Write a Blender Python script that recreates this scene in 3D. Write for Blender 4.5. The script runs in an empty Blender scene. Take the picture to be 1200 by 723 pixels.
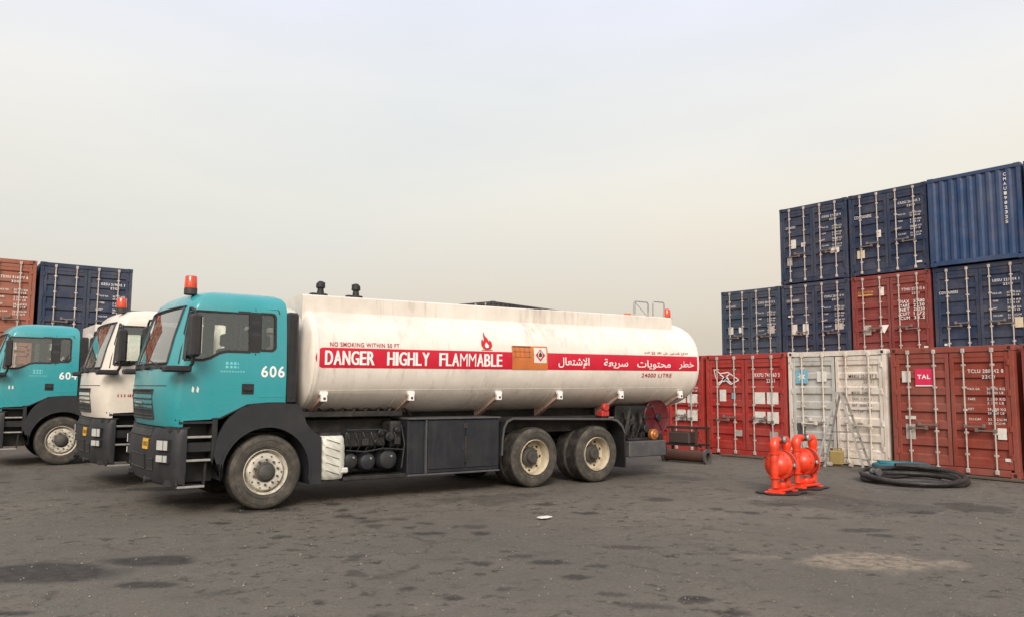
import bpy, math, random
import numpy as np
from mathutils import Vector, Matrix
R = math.radians
random.seed(7)
SC = bpy.context.scene
COL = SC.collection

# ------------------------------------------------------------------ mesh builder
class MB:
    def __init__(s): s.v=[]; s.f=[]; s.m=[]; s.mi=0; s.xf=None
    def add(s, vs, fs):
        b=len(s.v)
        if s.xf is not None: vs=[tuple(s.xf@Vector(p)) for p in vs]
        s.v+= [tuple(p) for p in vs]
        for f in fs: s.f.append(tuple(i+b for i in f)); s.m.append(s.mi)
        return s
    def box(s,x0,x1,y0,y1,z0,z1,b=0.0):
        c=((x0+x1)/2,(y0+y1)/2,(z0+z1)/2); h=(abs(x1-x0)/2,abs(y1-y0)/2,abs(z1-z0)/2)
        b=min(b,*[k*.49 for k in h])
        if b<=0:
            vs=[(c[0]+i*h[0],c[1]+j*h[1],c[2]+k*h[2]) for i in(-1,1) for j in(-1,1) for k in(-1,1)]
            return s.add(vs,[(0,1,3,2),(4,6,7,5),(0,4,5,1),(2,3,7,6),(0,2,6,4),(1,5,7,3)])
        vs=[];ix={}
        for i in(-1,1):
            for j in(-1,1):
                for k in(-1,1):
                    for a in range(3):
                        p=[i*(h[0]-b),j*(h[1]-b),k*(h[2]-b)]
                        p[a]=(i,j,k)[a]*h[a]
                        ix[(i,j,k,a)]=len(vs); vs.append((c[0]+p[0],c[1]+p[1],c[2]+p[2]))
        fs=[]
        for a in range(3):
            u,w=[q for q in range(3) if q!=a]
            for sg in(-1,1):
                l=[]
                for (p,q) in((-1,-1),(1,-1),(1,1),(-1,1)):
                    t=[0,0,0];t[a]=sg;t[u]=p;t[w]=q;l.append(ix[(*t,a)])
                fs.append(l)
            for p in(-1,1):
                for q in(-1,1):
                    t0=[0,0,0];t0[u]=p;t0[w]=q;t0[a]=-1;t1=t0[:];t1[a]=1
                    fs.append([ix[(*t0,u)],ix[(*t1,u)],ix[(*t1,w)],ix[(*t0,w)]])
        for i in(-1,1):
            for j in(-1,1):
                for k in(-1,1): fs.append([ix[(i,j,k,a)] for a in range(3)])
        return s.add(vs,fs)
    def lathe(s,prof,c,axis='y',seg=32,closed=False):
        vs=[];fs=[];n=len(prof)
        for i in range(seg):
            a=2*math.pi*i/seg;ca,sa=math.cos(a),math.sin(a)
            for r,t in prof:
                p={'y':(r*ca,t,r*sa),'z':(r*ca,r*sa,t),'x':(t,r*ca,r*sa)}[axis]
                vs.append((c[0]+p[0],c[1]+p[1],c[2]+p[2]))
        for i in range(seg):
            j=(i+1)%seg
            for k in range(n if closed else n-1):
                l=(k+1)%n
                fs.append((i*n+k,j*n+k,j*n+l,i*n+l))
        return s.add(vs,fs)
    def cyl(s,c,r,h,axis='y',seg=24,b=.0):
        b=min(b,r*.4,h*.4) if b else 0
        pr=[(0,-h/2),(r-b,-h/2)]+([(r,-h/2+b),(r,h/2-b)] if b else [(r,h/2)])+[(r-b,h/2),(0,h/2)] if b else [(0,-h/2),(r,-h/2),(r,h/2),(0,h/2)]
        return s.lathe(pr,c,axis,seg)
    def tube(s,pts,r,seg=10,closed=False,rs=None):
        P=[Vector(p) for p in pts];n=len(P);vs=[];fs=[];up=None
        for i,p in enumerate(P):
            if closed: t=P[(i+1)%n]-P[i-1]
            else: t=P[min(i+1,n-1)]-P[max(i-1,0)]
            t.normalize()
            if up is None: up=Vector((0,0,1)) if abs(t.z)<.9 else Vector((1,0,0))
            a=t.cross(up)
            if a.length<1e-4: a=t.orthogonal()
            a.normalize(); b=a.cross(t).normalized(); up=b
            rr=rs[i] if rs else r
            for k in range(seg):
                q=2*math.pi*k/seg; vs.append(p+a*(rr*math.cos(q))+b*(rr*math.sin(q)))
        m=n if closed else n-1
        for i in range(m):
            j=(i+1)%n
            for k in range(seg):
                l=(k+1)%seg; fs.append((i*seg+k,i*seg+l,j*seg+l,j*seg+k))
        if not closed:
            fs.append(tuple(range(seg))[::-1]); fs.append(tuple((n-1)*seg+k for k in range(seg)))
        return s.add(vs,fs)
    def bar(s,p,q,w,h):
        """rectangular bar from p to q"""
        p,q=Vector(p),Vector(q);t=(q-p).normalized();up=Vector((0,0,1)) if abs(t.z)<.95 else Vector((1,0,0))
        a=t.cross(up).normalized();b=a.cross(t);vs=[]
        for c in(p,q):
            for i,j in((-1,-1),(1,-1),(1,1),(-1,1)): vs.append(c+a*(i*w/2)+b*(j*h/2))
        return s.add(vs,[(0,1,2,3),(7,6,5,4),(0,4,5,1),(1,5,6,2),(2,6,7,3),(3,7,4,0)])
    def prism(s,poly,y0,y1,axis='y'):
        n=len(poly)
        def mk(u,v,w): return {'y':(u,w,v),'x':(w,u,v),'z':(u,v,w)}[axis]
        vs=[mk(u,v,y0) for u,v in poly]+[mk(u,v,y1) for u,v in poly]
        fs=[tuple(range(n)),tuple(range(2*n-1,n-1,-1))]+[(i,i+n,(i+1)%n+n,(i+1)%n) for i in range(n)]
        return s.add(vs,fs)
    def strip(s,A,B,y0,y1):
        """solid between polyline A and B ((x,z) lists, same length) extruded in y"""
        n=len(A);vs=[(u,y0,v) for u,v in A]+[(u,y0,v) for u,v in B]+[(u,y1,v) for u,v in A]+[(u,y1,v) for u,v in B];fs=[]
        for i in range(n-1):
            fs+=[(i,i+1,n+i+1,n+i),(2*n+i,3*n+i,3*n+i+1,2*n+i+1),(i,2*n+i,2*n+i+1,i+1),(n+i,n+i+1,3*n+i+1,3*n+i)]
        fs+=[(0,n,3*n,2*n),(n-1,3*n-1,4*n-1,2*n-1)]
        return s.add(vs,fs)
    def grid(s,fn,nu,nv,closeu=False):
        vs=[fn(i/(nu if closeu else nu-1),j/(nv-1)) for i in range(nu) for j in range(nv)];fs=[]
        for i in range(nu if closeu else nu-1):
            k=(i+1)%nu
            for j in range(nv-1): fs.append((i*nv+j,k*nv+j,k*nv+j+1,i*nv+j+1))
        return s.add(vs,fs)
    def sphere(s,c,r,seg=16,rings=10,sc=(1,1,1)):
        def fn(u,v):
            a=u*2*math.pi;b=-math.pi/2+v*math.pi
            return (c[0]+r*sc[0]*math.cos(b)*math.cos(a),c[1]+r*sc[1]*math.cos(b)*math.sin(a),c[2]+r*sc[2]*math.sin(b))
        return s.grid(fn,seg,rings,True)
    def mesh(s,name,mats,smooth=35):
        me=bpy.data.meshes.new(name); me.from_pydata(s.v,[],s.f)
        for m in (mats if isinstance(mats,(list,tuple)) else [mats]): me.materials.append(m)
        me.polygons.foreach_set('material_index',s.m)
        me.validate(); fixn(me)
        if smooth:
            me.polygons.foreach_set('use_smooth',[True]*len(me.polygons))
            me.set_sharp_from_angle(angle=R(smooth))
        return me
    def build(s,name,mats,parent=None,smooth=35,loc=None):
        return link(name,s.mesh(name,mats,smooth),parent,loc)
import bmesh
def fixn(me):
    bm=bmesh.new();bm.from_mesh(me)
    bmesh.ops.remove_doubles(bm,verts=bm.verts,dist=1e-5)
    bmesh.ops.recalc_face_normals(bm,faces=bm.faces);bm.to_mesh(me);bm.free()
EXTRA={};_sp={}
def comps(n,a,b):
    p=np.arange(n)
    while True:
        pa,pb=p[a],p[b];lo,hi=np.minimum(pa,pb),np.maximum(pa,pb);m=lo!=hi
        if not m.any(): return p
        np.minimum.at(p,hi[m],lo[m])
        while True:
            pp=p[p]
            if (pp==p).all(): break
            p=pp
def split(me):
    """a mesh whose pieces stand far apart becomes one mesh per piece"""
    if me.name in _sp: return _sp[me.name]
    nv=len(me.vertices);out=[me]
    if 0<nv<60000:
        co=np.empty(nv*3,np.float32);me.vertices.foreach_get('co',co);co=co.reshape(-1,3).astype(float)
        ed=np.empty(len(me.edges)*2,np.int32);me.edges.foreach_get('vertices',ed);ed=ed.reshape(-1,2)
        _,isl=np.unique(comps(nv,ed[:,0],ed[:,1]),return_inverse=True);k=isl.max()+1
        if 1<k<1500:
            lo=np.full((k,3),np.inf);hi=-lo;np.minimum.at(lo,isl,co);np.maximum.at(hi,isl,co);sz=(hi-lo).max(1)
            gap=np.maximum(0,np.maximum(lo[:,None]-hi[None],lo[None]-hi[:,None]))
            near=np.sqrt((gap**2).sum(2))<=np.maximum(.02,.5*np.maximum(sz[:,None],sz[None]))
            a,b=np.nonzero(np.triu(near,1));f,pc=np.unique(comps(k,a,b),return_inverse=True)
            if 1<len(f)<=40:
                out=[]
                for q in range(len(f)):
                    vi=np.nonzero(pc[isl]==q)[0];mp={int(v):i for i,v in enumerate(vi)}
                    ps=[p for p in me.polygons if p.vertices[0] in mp]
                    m2=bpy.data.meshes.new(me.name);m2.from_pydata([tuple(co[v]) for v in vi],[],[tuple(mp[v] for v in p.vertices) for p in ps])
                    for m in me.materials:m2.materials.append(m)
                    m2.polygons.foreach_set('material_index',[p.material_index for p in ps]);m2.polygons.foreach_set('use_smooth',[p.use_smooth for p in ps]);m2.update()
                    if ps[0].use_smooth: m2.set_sharp_from_angle(angle=R(35))
                    out.append(m2)
    _sp[me.name]=out;return out
NOSPLIT=('yard_ground','loose_grit','cab','tank','chassis','hose')
def link(name,me,parent=None,loc=None):
    ms=[me] if (name in NOSPLIT or parent is None or name.startswith('frame')) else split(me)
    obs=[]
    for m in ms:
        o=bpy.data.objects.new(name,m);COL.objects.link(o);obs.append(o)
        if parent: o.parent=parent
        if loc: o.location=loc
    EXTRA[obs[0].name]=obs
    return obs[0]
def tag(o,label=None,cat=None,group=None,kind=None):
    if label:o['label']=label
    if cat:o['category']=cat
    if group:o['group']=group
    if kind:o['kind']=kind
    return o
def empty(name,loc,rz=0):
    o=bpy.data.objects.new(name,None);COL.objects.link(o);o.location=loc;o.rotation_euler=(0,0,rz);o.empty_display_size=.3
    return o
def boolean(me,cutter_mb,name='c'):
    cm=cutter_mb.mesh('cutter',[],0)
    a=bpy.data.objects.new('tmp_a',me);b=bpy.data.objects.new('tmp_b',cm);COL.objects.link(a);COL.objects.link(b)
    md=a.modifiers.new('b','BOOLEAN');md.operation='DIFFERENCE';md.object=b;md.solver='EXACT'
    bpy.context.view_layer.update()
    r=bpy.data.meshes.new_from_object(a.evaluated_get(bpy.context.evaluated_depsgraph_get()))
    bpy.data.objects.remove(a);bpy.data.objects.remove(b)
    return r

# ------------------------------------------------------------------ text
_tc={}
def txt2d(body,bold=0.0,sx=1.0):
    k=(body,bold)
    if k not in _tc:
        cu=bpy.data.curves.new('t','FONT');cu.body=body;cu.offset=bold;cu.space_character=(1.3 if body=='FLAMMABLE' else 1.14) if bold>.0 and body[0]<'\u0600' else 1;cu.resolution_u=3
        o=bpy.data.objects.new('t',cu);COL.objects.link(o);bpy.context.view_layer.update()
        me=bpy.data.meshes.new_from_object(o.evaluated_get(bpy.context.evaluated_depsgraph_get()))
        vs=[(v.co.x,v.co.y) for v in me.vertices];fs=[tuple(p.vertices) for p in me.polygons]
        bpy.data.objects.remove(o)
        xs=[p[0] for p in vs];ys=[p[1] for p in vs]
        _tc[k]=([( (x-min(xs))/(max(xs)-min(xs)),(y-min(ys))/(max(ys)-min(ys))) for x,y in vs],fs)
    return _tc[k]
def put_text(mb,body,u0,u1,v0,v1,fn,bold=0.0):
    vs,fs=txt2d(body,bold)
    mb.add([fn(u0+(u1-u0)*a,v0+(v1-v0)*b) for a,b in vs],fs)

LW=dict(F=.84,L=.80,A=1.02,M=1.22,B=.94,E=.84,D=.98,N=1.,G=1.05,R=1.,H=1.,I=.32,Y=1.)
def put_word(mb,word,u0,u1,v0,v1,fn,bold=0.,gap=.20):
    tot=sum(LW[c] for c in word)+gap*(len(word)-1);k=(u1-u0)/tot;u=u0
    for c in word:
        if c!='M' or fn.__defaults__[0]==1: put_text(mb,c,u,u+LW[c]*k,v0,v1,fn,bold if c!='M' else 0.0)
        u+=(LW[c]+gap)*k
# ------------------------------------------------------------------ materials
def nt(m):
    m.use_nodes=True;t=m.node_tree;t.nodes.clear();return t
def N(t,ty,**k):
    n=t.nodes.new(ty)
    for a,b in k.items():
        if a in n.inputs: n.inputs[a].default_value=b
        else: setattr(n,a,b)
    return n
def noise(t,co,scale,detail=5,rough=.6,vec=None):
    L=t.links
    n=N(t,'ShaderNodeTexNoise');n.inputs['Scale'].default_value=scale;n.inputs['Detail'].default_value=detail;n.inputs['Roughness'].default_value=rough
    if vec:
        mp=N(t,'ShaderNodeMapping');mp.inputs['Scale'].default_value=vec;L.new(co,mp.inputs['Vector']);co=mp.outputs[0]
    L.new(co,n.inputs['Vector']);return n.outputs['Fac']
def ramp(t,src,a,b,va=0.,vb=1.):
    n=N(t,'ShaderNodeMapRange');n.inputs['From Min'].default_value=a;n.inputs['From Max'].default_value=b
    n.inputs['To Min'].default_value=va;n.inputs['To Max'].default_value=vb;t.links.new(src,n.inputs['Value']);return n.outputs[0]
def mixc(t,fac,a,b):
    n=N(t,'ShaderNodeMix',data_type='RGBA');L=t.links
    for key,v in((0,fac),(6,a),(7,b)):
        if isinstance(v,(int,float)):n.inputs[key].default_value=v
        elif isinstance(v,tuple):n.inputs[key].default_value=(*v[:3],1)
        else:L.new(v,n.inputs[key])
    return n.outputs[2]
def mul(t,a,b):
    n=N(t,'ShaderNodeMath',operation='MULTIPLY');L=t.links
    for i,v in enumerate((a,b)):
        if isinstance(v,(int,float)):n.inputs[i].default_value=v
        else:L.new(v,n.inputs[i])
    return n.outputs[0]
def M(name,col,rough=.5,metal=0.,dirt=None,streak=None,bump=None,fine=.12,spec=.5,coat=0.):
    """dirt=(colour, amount, scale)   streak=(colour, amount)   bump=(strength, scale)"""
    m=bpy.data.materials.new(name);t=nt(m);L=t.links
    o=N(t,'ShaderNodeOutputMaterial');p=N(t,'ShaderNodeBsdfPrincipled');L.new(p.outputs[0],o.inputs[0])
    tc=N(t,'ShaderNodeTexCoord').outputs['Object']
    c=mixc(t,ramp(t,noise(t,tc,3.1,6),.3,.7),tuple(k*(1-fine) for k in col),tuple(min(1,k*(1+fine)) for k in col))
    if streak:
        s=ramp(t,noise(t,tc,1.,6,.65,(9,9,.7)),.52,.75,0,streak[1]); s2=ramp(t,noise(t,tc,1.3,3),.35,.65)
        c=mixc(t,mul(t,s,s2),c,streak[0])
    if dirt:
        c=mixc(t,ramp(t,noise(t,tc,dirt[2],8,.7),.45,.72,0,dirt[1]),c,dirt[0])
    L.new(c,p.inputs['Base Color']);p.inputs['Metallic'].default_value=metal
    L.new(ramp(t,noise(t,tc,7,4),.3,.7,max(.02,rough-.08),min(1,rough+.12)),p.inputs['Roughness'])
    p.inputs['Specular IOR Level'].default_value=spec
    if coat: p.inputs['Coat Weight'].default_value=coat;p.inputs['Coat Roughness'].default_value=.15
    if bump:
        b=N(t,'ShaderNodeBump');b.inputs['Strength'].default_value=bump[0];b.inputs['Distance'].default_value=.02
        L.new(noise(t,tc,bump[1],4),b.inputs['Height']);L.new(b.outputs[0],p.inputs['Normal'])
    return m
def glass(name,tint,refl=.9,base=.04):
    m=bpy.data.materials.new(name);t=nt(m);L=t.links
    o=N(t,'ShaderNodeOutputMaterial');tr=N(t,'ShaderNodeBsdfTransparent');tr.inputs[0].default_value=(*tint,1)
    g=N(t,'ShaderNodeBsdfGlossy');g.inputs['Roughness'].default_value=.03;g.inputs[0].default_value=(refl,refl,refl,1)
    f=N(t,'ShaderNodeFresnel');f.inputs[0].default_value=1.5
    mx=N(t,'ShaderNodeMixShader');L.new(ramp(t,f.outputs[0],0,1,base,1),mx.inputs[0]);L.new(tr.outputs[0],mx.inputs[1]);L.new(g.outputs[0],mx.inputs[2]);L.new(mx.outputs[0],o.inputs[0])
    return m
DUST=(.23,.19,.15)
RUST=(.13,.055,.03)
mat={}
mat['teal']=M('teal_paint',(.026,.285,.32),.30,dirt=(DUST,.16,.8),coat=.4,fine=.05)
mat['white_cab']=M('cream_cab_paint',(.72,.66,.58),.35,dirt=(DUST,.25,1.6),coat=.3,fine=.05)
mat['tank']=M('white_tank_paint',(.78,.72,.65),.38,streak=((.34,.27,.20),.7),dirt=(DUST,.28,.9),coat=.25,fine=.05,bump=(.12,1.3))
def tank_runs(m):
    t=m.node_tree;L=t.links;p=[n for n in t.nodes if n.type=='BSDF_PRINCIPLED'][0];src=p.inputs['Base Color'].links[0].from_socket
    tc=N(t,'ShaderNodeTexCoord').outputs['Object'];sx=N(t,'ShaderNodeSeparateXYZ');L.new(tc,sx.inputs[0])
    zone=mul(t,ramp(t,sx.outputs[0],4.1,4.6),ramp(t,sx.outputs[0],6.6,5.4));zz=ramp(t,sx.outputs[2],2.35,2.75)
    st=ramp(t,noise(t,tc,1.,7,.7,(11,.5,.9)),.47,.66)
    c=mixc(t,mul(t,mul(t,zone,zz),mul(t,st,.5)),src,(.36,.29,.22))
    fr=ramp(t,noise(t,tc,1.,6,.7,(16,.4,.6)),.56,.74);zl=ramp(t,sx.outputs[2],2.1,1.5)
    c=mixc(t,mul(t,mul(t,fr,zl),.4),c,(.33,.26,.2))
    L.new(c,p.inputs['Base Color'])
tank_runs(mat['tank'])
mat['black']=M('black_plastic',(.013,.013,.015),.5,dirt=((.06,.054,.048),.4,2.2),bump=(.08,60))
mat['charcoal']=M('charcoal_plastic',(.015,.016,.020),.6,dirt=((.06,.054,.048),.35,2.2),bump=(.08,60))
mat['cabinet']=M('dark_cabinet_paint',(.014,.016,.022),.42,dirt=((.05,.045,.04),.35,2.5),streak=((.10,.085,.07),.25))
mat['chassis']=M('chassis_black',(.011,.011,.011),.6,dirt=((.08,.065,.05),.6,5))
mat['tyre']=M('dusty_tyre_rubber',(.055,.051,.045),.85,dirt=((.16,.14,.11),.7,5),bump=(.3,40),spec=.25)
mat['tread']=M('worn_tyre_tread',(.022,.021,.02),.9,dirt=((.11,.095,.08),.6,6),bump=(.4,30),spec=.2)
mat['rim_white']=M('off_white_rim_paint',(.58,.55,.47),.5,dirt=((.16,.11,.07),.9,7),fine=.2)
mat['rim_cream']=M('cream_rim_paint',(.50,.43,.31),.55,dirt=((.15,.10,.06),.95,6),fine=.2)
mat['hub']=M('greasy_hub_steel',(.05,.05,.047),.6,.1,dirt=((.14,.11,.08),.5,9))
mat['alu']=M('dusty_aluminium',(.48,.47,.45),.42,.7,dirt=(DUST,.5,6))
mat['grey']=M('grey_steel_paint',(.065,.068,.074),.5,dirt=((.16,.13,.11),.5,4))
mat['heatshield']=M('pale_heat_shield',(.62,.62,.55),.5,.1,dirt=(DUST,.3,5))
mat['red_band']=M('red_band_vinyl',(.55,.006,.03),.4,dirt=(DUST,.1,2))
mat['white_vinyl']=M('white_vinyl',(.82,.80,.78),.45,fine=.03)
mat['faded_white']=M('faded_white_lettering',(.74,.71,.68),.6,dirt=((.3,.25,.22),.4,20),fine=.1)
mat['red_text']=M('dark_red_lettering',(.36,.02,.03),.5)
mat['pale_teal']=M('pale_teal_lettering',(.16,.52,.56),.5)
mat['orange_panel']=M('weathered_orange_plate',(.56,.16,.035),.5,dirt=((.3,.14,.07),.5,6))
mat['label_red']=M('red_hazard_print',(.5,.012,.012),.5)
mat['dark_print']=M('dark_print',(.06,.04,.035),.6)
mat['brace']=M('rusty_pink_brace',(.46,.34,.29),.6,dirt=((.2,.09,.06),.8,4))
mat['maroon']=M('maroon_reel_paint',(.09,.007,.012),.42,dirt=((.12,.06,.05),.4,5))
mat['red_box']=M('red_metal_box',(.42,.035,.03),.5)
mat['brass']=M('weathered_brass',(.42,.16,.05),.4,.3,dirt=((.1,.05,.02),.5,8))
mat['yellow']=M('yellow_plate',(.72,.42,.03),.5)
mat['lamp']=M('headlamp_reflector',(.55,.55,.53),.2,.2,fine=.1)
mat['seat']=M('dark_seat_fabric',(.03,.03,.033),.85)
mat['dash']=M('grey_cab_trim',(.07,.07,.07),.7)
mat['headliner']=M('grey_cab_lining',(.07,.072,.07),.8)
mat['mirror']=M('mirror_glass',(.8,.8,.8),.05,1.,fine=.01)
mat['glass']=glass('side_window_glass',(.93,.955,.93))
mat['glass_front']=glass('windscreen_glass',(.22,.235,.235),.9,.4)
mat['rubber']=M('black_rubber',(.015,.015,.015),.6)
mat['beacon_base']=M('beacon_base_plastic',(.04,.035,.035),.5)
def lens(name,col):
    m=bpy.data.materials.new(name);t=nt(m);L=t.links
    o=N(t,'ShaderNodeOutputMaterial');p=N(t,'ShaderNodeBsdfPrincipled');L.new(p.outputs[0],o.inputs[0])
    w=N(t,'ShaderNodeTexWave',bands_direction='X');w.inputs['Scale'].default_value=9
    tc=N(t,'ShaderNodeTexCoord');L.new(tc.outputs['Object'],w.inputs['Vector'])
    L.new(mixc(t,w.outputs['Fac'],col,tuple(k*.7 for k in col)),p.inputs['Base Color']);p.inputs['Roughness'].default_value=.15
    p.inputs['Transmission Weight'].default_value=.15;p.inputs['Coat Weight'].default_value=.6
    return m
mat['beacon']=lens('orange_red_beacon_lens',(.85,.07,.015))
mat['amber']=lens('amber_lens',(.8,.22,.02))
def fade(m):
    """each panel has faded a little differently, with chalky worn patches and rust at the edges of chips"""
    t=m.node_tree;L=t.links;p=[n for n in t.nodes if n.type=='BSDF_PRINCIPLED'][0];src=p.inputs['Base Color'].links[0].from_socket
    oi=N(t,'ShaderNodeObjectInfo').outputs['Random'];tc=N(t,'ShaderNodeTexCoord').outputs['Object']
    add=N(t,'ShaderNodeVectorMath',operation='ADD');mu=N(t,'ShaderNodeVectorMath',operation='SCALE');mu.inputs[0].default_value=(37,19,53)
    L.new(oi,mu.inputs['Scale']);L.new(tc,add.inputs[0]);L.new(mu.outputs[0],add.inputs[1]);q=add.outputs[0]
    c=mixc(t,mul(t,ramp(t,noise(t,q,.8,5,.6),.42,.7),.09),src,(.42,.38,.34))
    c=mixc(t,ramp(t,oi,0,1,0,.05),c,(.30,.27,.25))
    c=mixc(t,mul(t,ramp(t,noise(t,q,4.5,9,.75),.60,.66),.75),c,(.10,.045,.025))
    c=mixc(t,mul(t,ramp(t,noise(t,q,1.,6,.7,(14,14,.5)),.6,.74),.5),c,(.12,.055,.03))
    L.new(c,p.inputs['Base Color']);return m
def cpaint(name,c,rust=.5,dust=.25):
    m=M(name,c,.5,streak=(RUST if rust else (.3,.2,.12),rust),dirt=((.20,.15,.12),dust,2.5),bump=(.15,4),fine=.16,spec=.35)
    return fade(m)
CP=dict(blue=cpaint('navy_container_paint',(.011,.028,.068),.3,.18),
        steel=cpaint('slate_blue_container_paint',(.022,.046,.082),.35,.25),
        royal=cpaint('blue_container_paint',(.014,.046,.125),.25,.12),
        red=cpaint('red_container_paint',(.36,.020,.014),.4,.18),
        brown=cpaint('brown_red_container_paint',(.25,.045,.028),.45,.2),
        maroon=cpaint('maroon_container_paint',(.20,.03,.026),.4,.2),
        rustred=cpaint('faded_rust_container_paint',(.30,.09,.05),.5,.4),
        dark=cpaint('dark_container_paint',(.03,.035,.04),.4,.3),
        grey=cpaint('grey_container_paint',(.12,.13,.14),.4,.3))
CP['white']=M('off_white_container_paint',(.68,.62,.55),.55,streak=((.34,.15,.05),.95),dirt=((.33,.24,.17),.45,2.2),bump=(.2,4),fine=.08);fade(CP['white'])
mat['lockbar']=M('galvanised_bar',(.54,.49,.45),.5,.3,dirt=((.22,.13,.09),.5,7))
mat['handle']=M('dull_handle_steel',(.20,.17,.15),.6,.3,dirt=((.12,.07,.05),.6,7))
mat['sticker']=M('white_sticker',(.72,.69,.64),.5,dirt=((.35,.3,.25),.35,10))
mat['sticker_cream']=M('cream_sticker',(.62,.54,.38),.5,dirt=((.35,.3,.25),.35,10))
mat['sticker_pink']=M('pink_red_sticker',(.68,.02,.09),.45)
mat['sticker_blue']=M('light_blue_sticker',(.18,.42,.55),.45)
mat['sticker_yellow']=M('faded_yellow_print',(.6,.33,.07),.5)

# ------------------------------------------------------------------ truck
YC=1.22
ZL=[ # z, xf, xc, halfw, xr
(1.13,-1.33,-1.08,1.17,.24),(1.20,-1.355,-1.09,1.185,.24),(1.5,-1.395,-1.12,1.20,.24),(1.9,-1.365,-1.11,1.20,.24),(2.3,-1.26,-1.04,1.175,.24),
(2.72,-1.125,-.94,1.135,.24),(2.82,-1.075,-.89,1.10,.23),(2.885,-1.01,-.82,1.04,.19),(2.925,-.90,-.70,.95,.10),(2.95,-.74,-.52,.80,-.06)]
NF=2.35
def lv(z):
    if z<=ZL[0][0]: return ZL[0][1:]
    for a,b in zip(ZL,ZL[1:]):
        if z<=b[0]:
            t=(z-a[0])/(b[0]-a[0]);return tuple(p+(q-p)*t for p,q in zip(a[1:],b[1:]))
    return ZL[-1][1:]
def fpt(z,a,off=0.,n=NF):
    """front surface, a in -90..90 degrees (0 = centre, -90 = left side)"""
    xf,xc,w,xr=lv(z);xf-=off;w+=off
    s=abs(math.sin(R(a)));c=math.cos(R(a))
    return (xc-(xc-xf)*max(c,0)**(2/n),YC+math.copysign(w*s**(2/n),a),z)
def fpt_y(z,dy,off=0.):
    """front surface at lateral offset dy from centre"""
    xf,xc,w,xr=lv(z);xf-=off;n=NF
    k=min(1,abs(dy)/w);return (xc-(xc-xf)*(1-k**n)**(1/n),YC+dy,z)
def side(x,z,off=0.):
    xf,xc,w,xr=lv(z)
    k=1 if x>=xc else (1-min(1,(xc-x)/(xc-xf))**NF)**(1/NF)
    return (x,YC-w*k-off,z)
BLV=[(.36,-1.27,1.16),(.40,-1.34,1.20),(.55,-1.385,1.215),(.80,-1.395,1.22),(1.02,-1.385,1.22),(1.10,-1.355,1.205),(1.125,-1.30,1.18)]
def bpt(z,dy,off=0.):
    for a,b in zip(BLV,BLV[1:]):
        if z<=b[0]: break
    t=(z-a[0])/(b[0]-a[0]);xf=a[1]+(b[1]-a[1])*t;w=a[2]+(b[2]-a[2])*t;xc=xf+.30;k=min(1,abs(dy)/w)
    return (xc-.30*(1-k**NF)**(1/NF)-off,YC+dy,z)
def arc(cx,cz,r,a0,a1,n): return [(cx+r*math.cos(R(a0+(a1-a0)*i/(n-1))),cz+r*math.sin(R(a0+(a1-a0)*i/(n-1)))) for i in range(n)]
def ribbon(mb,pts,w,off):
    """thin raised strip on the cab side along (x,z) points"""
    for (x0,z0),(x1,z1) in zip(pts,pts[1:]):
        d=math.hypot(x1-x0,z1-z0);nx,nz=-(z1-z0)/d*w/2,(x1-x0)/d*w/2
        v=[];
        for o in(off,-.01):
            for x,z in((x0+nx,z0+nz),(x1+nx,z1+nz),(x1-nx,z1-nz),(x0-nx,z0-nz)): v.append(side(x,z,o))
        mb.add(v,[(0,1,2,3),(4,7,6,5),(0,4,5,1),(1,5,6,2),(2,6,7,3),(3,7,4,0)])
DOORWIN=[(-1.03,2.64),(-1.10,2.30),(-1.13,2.00),(-.90,2.00),(-.80,2.03),(-.68,2.10),(-.58,2.125),(-.27,2.125),(-.27,2.66),(-1.0,2.66)]
QWIN=[(-.13,2.15),(.04,2.15),(.08,2.19),(.08,2.63),(.05,2.66),(-.13,2.66)]
_mc={}
def cached(key,fn):
    if key not in _mc:_mc[key]=fn()
    return _mc[key]
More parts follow.
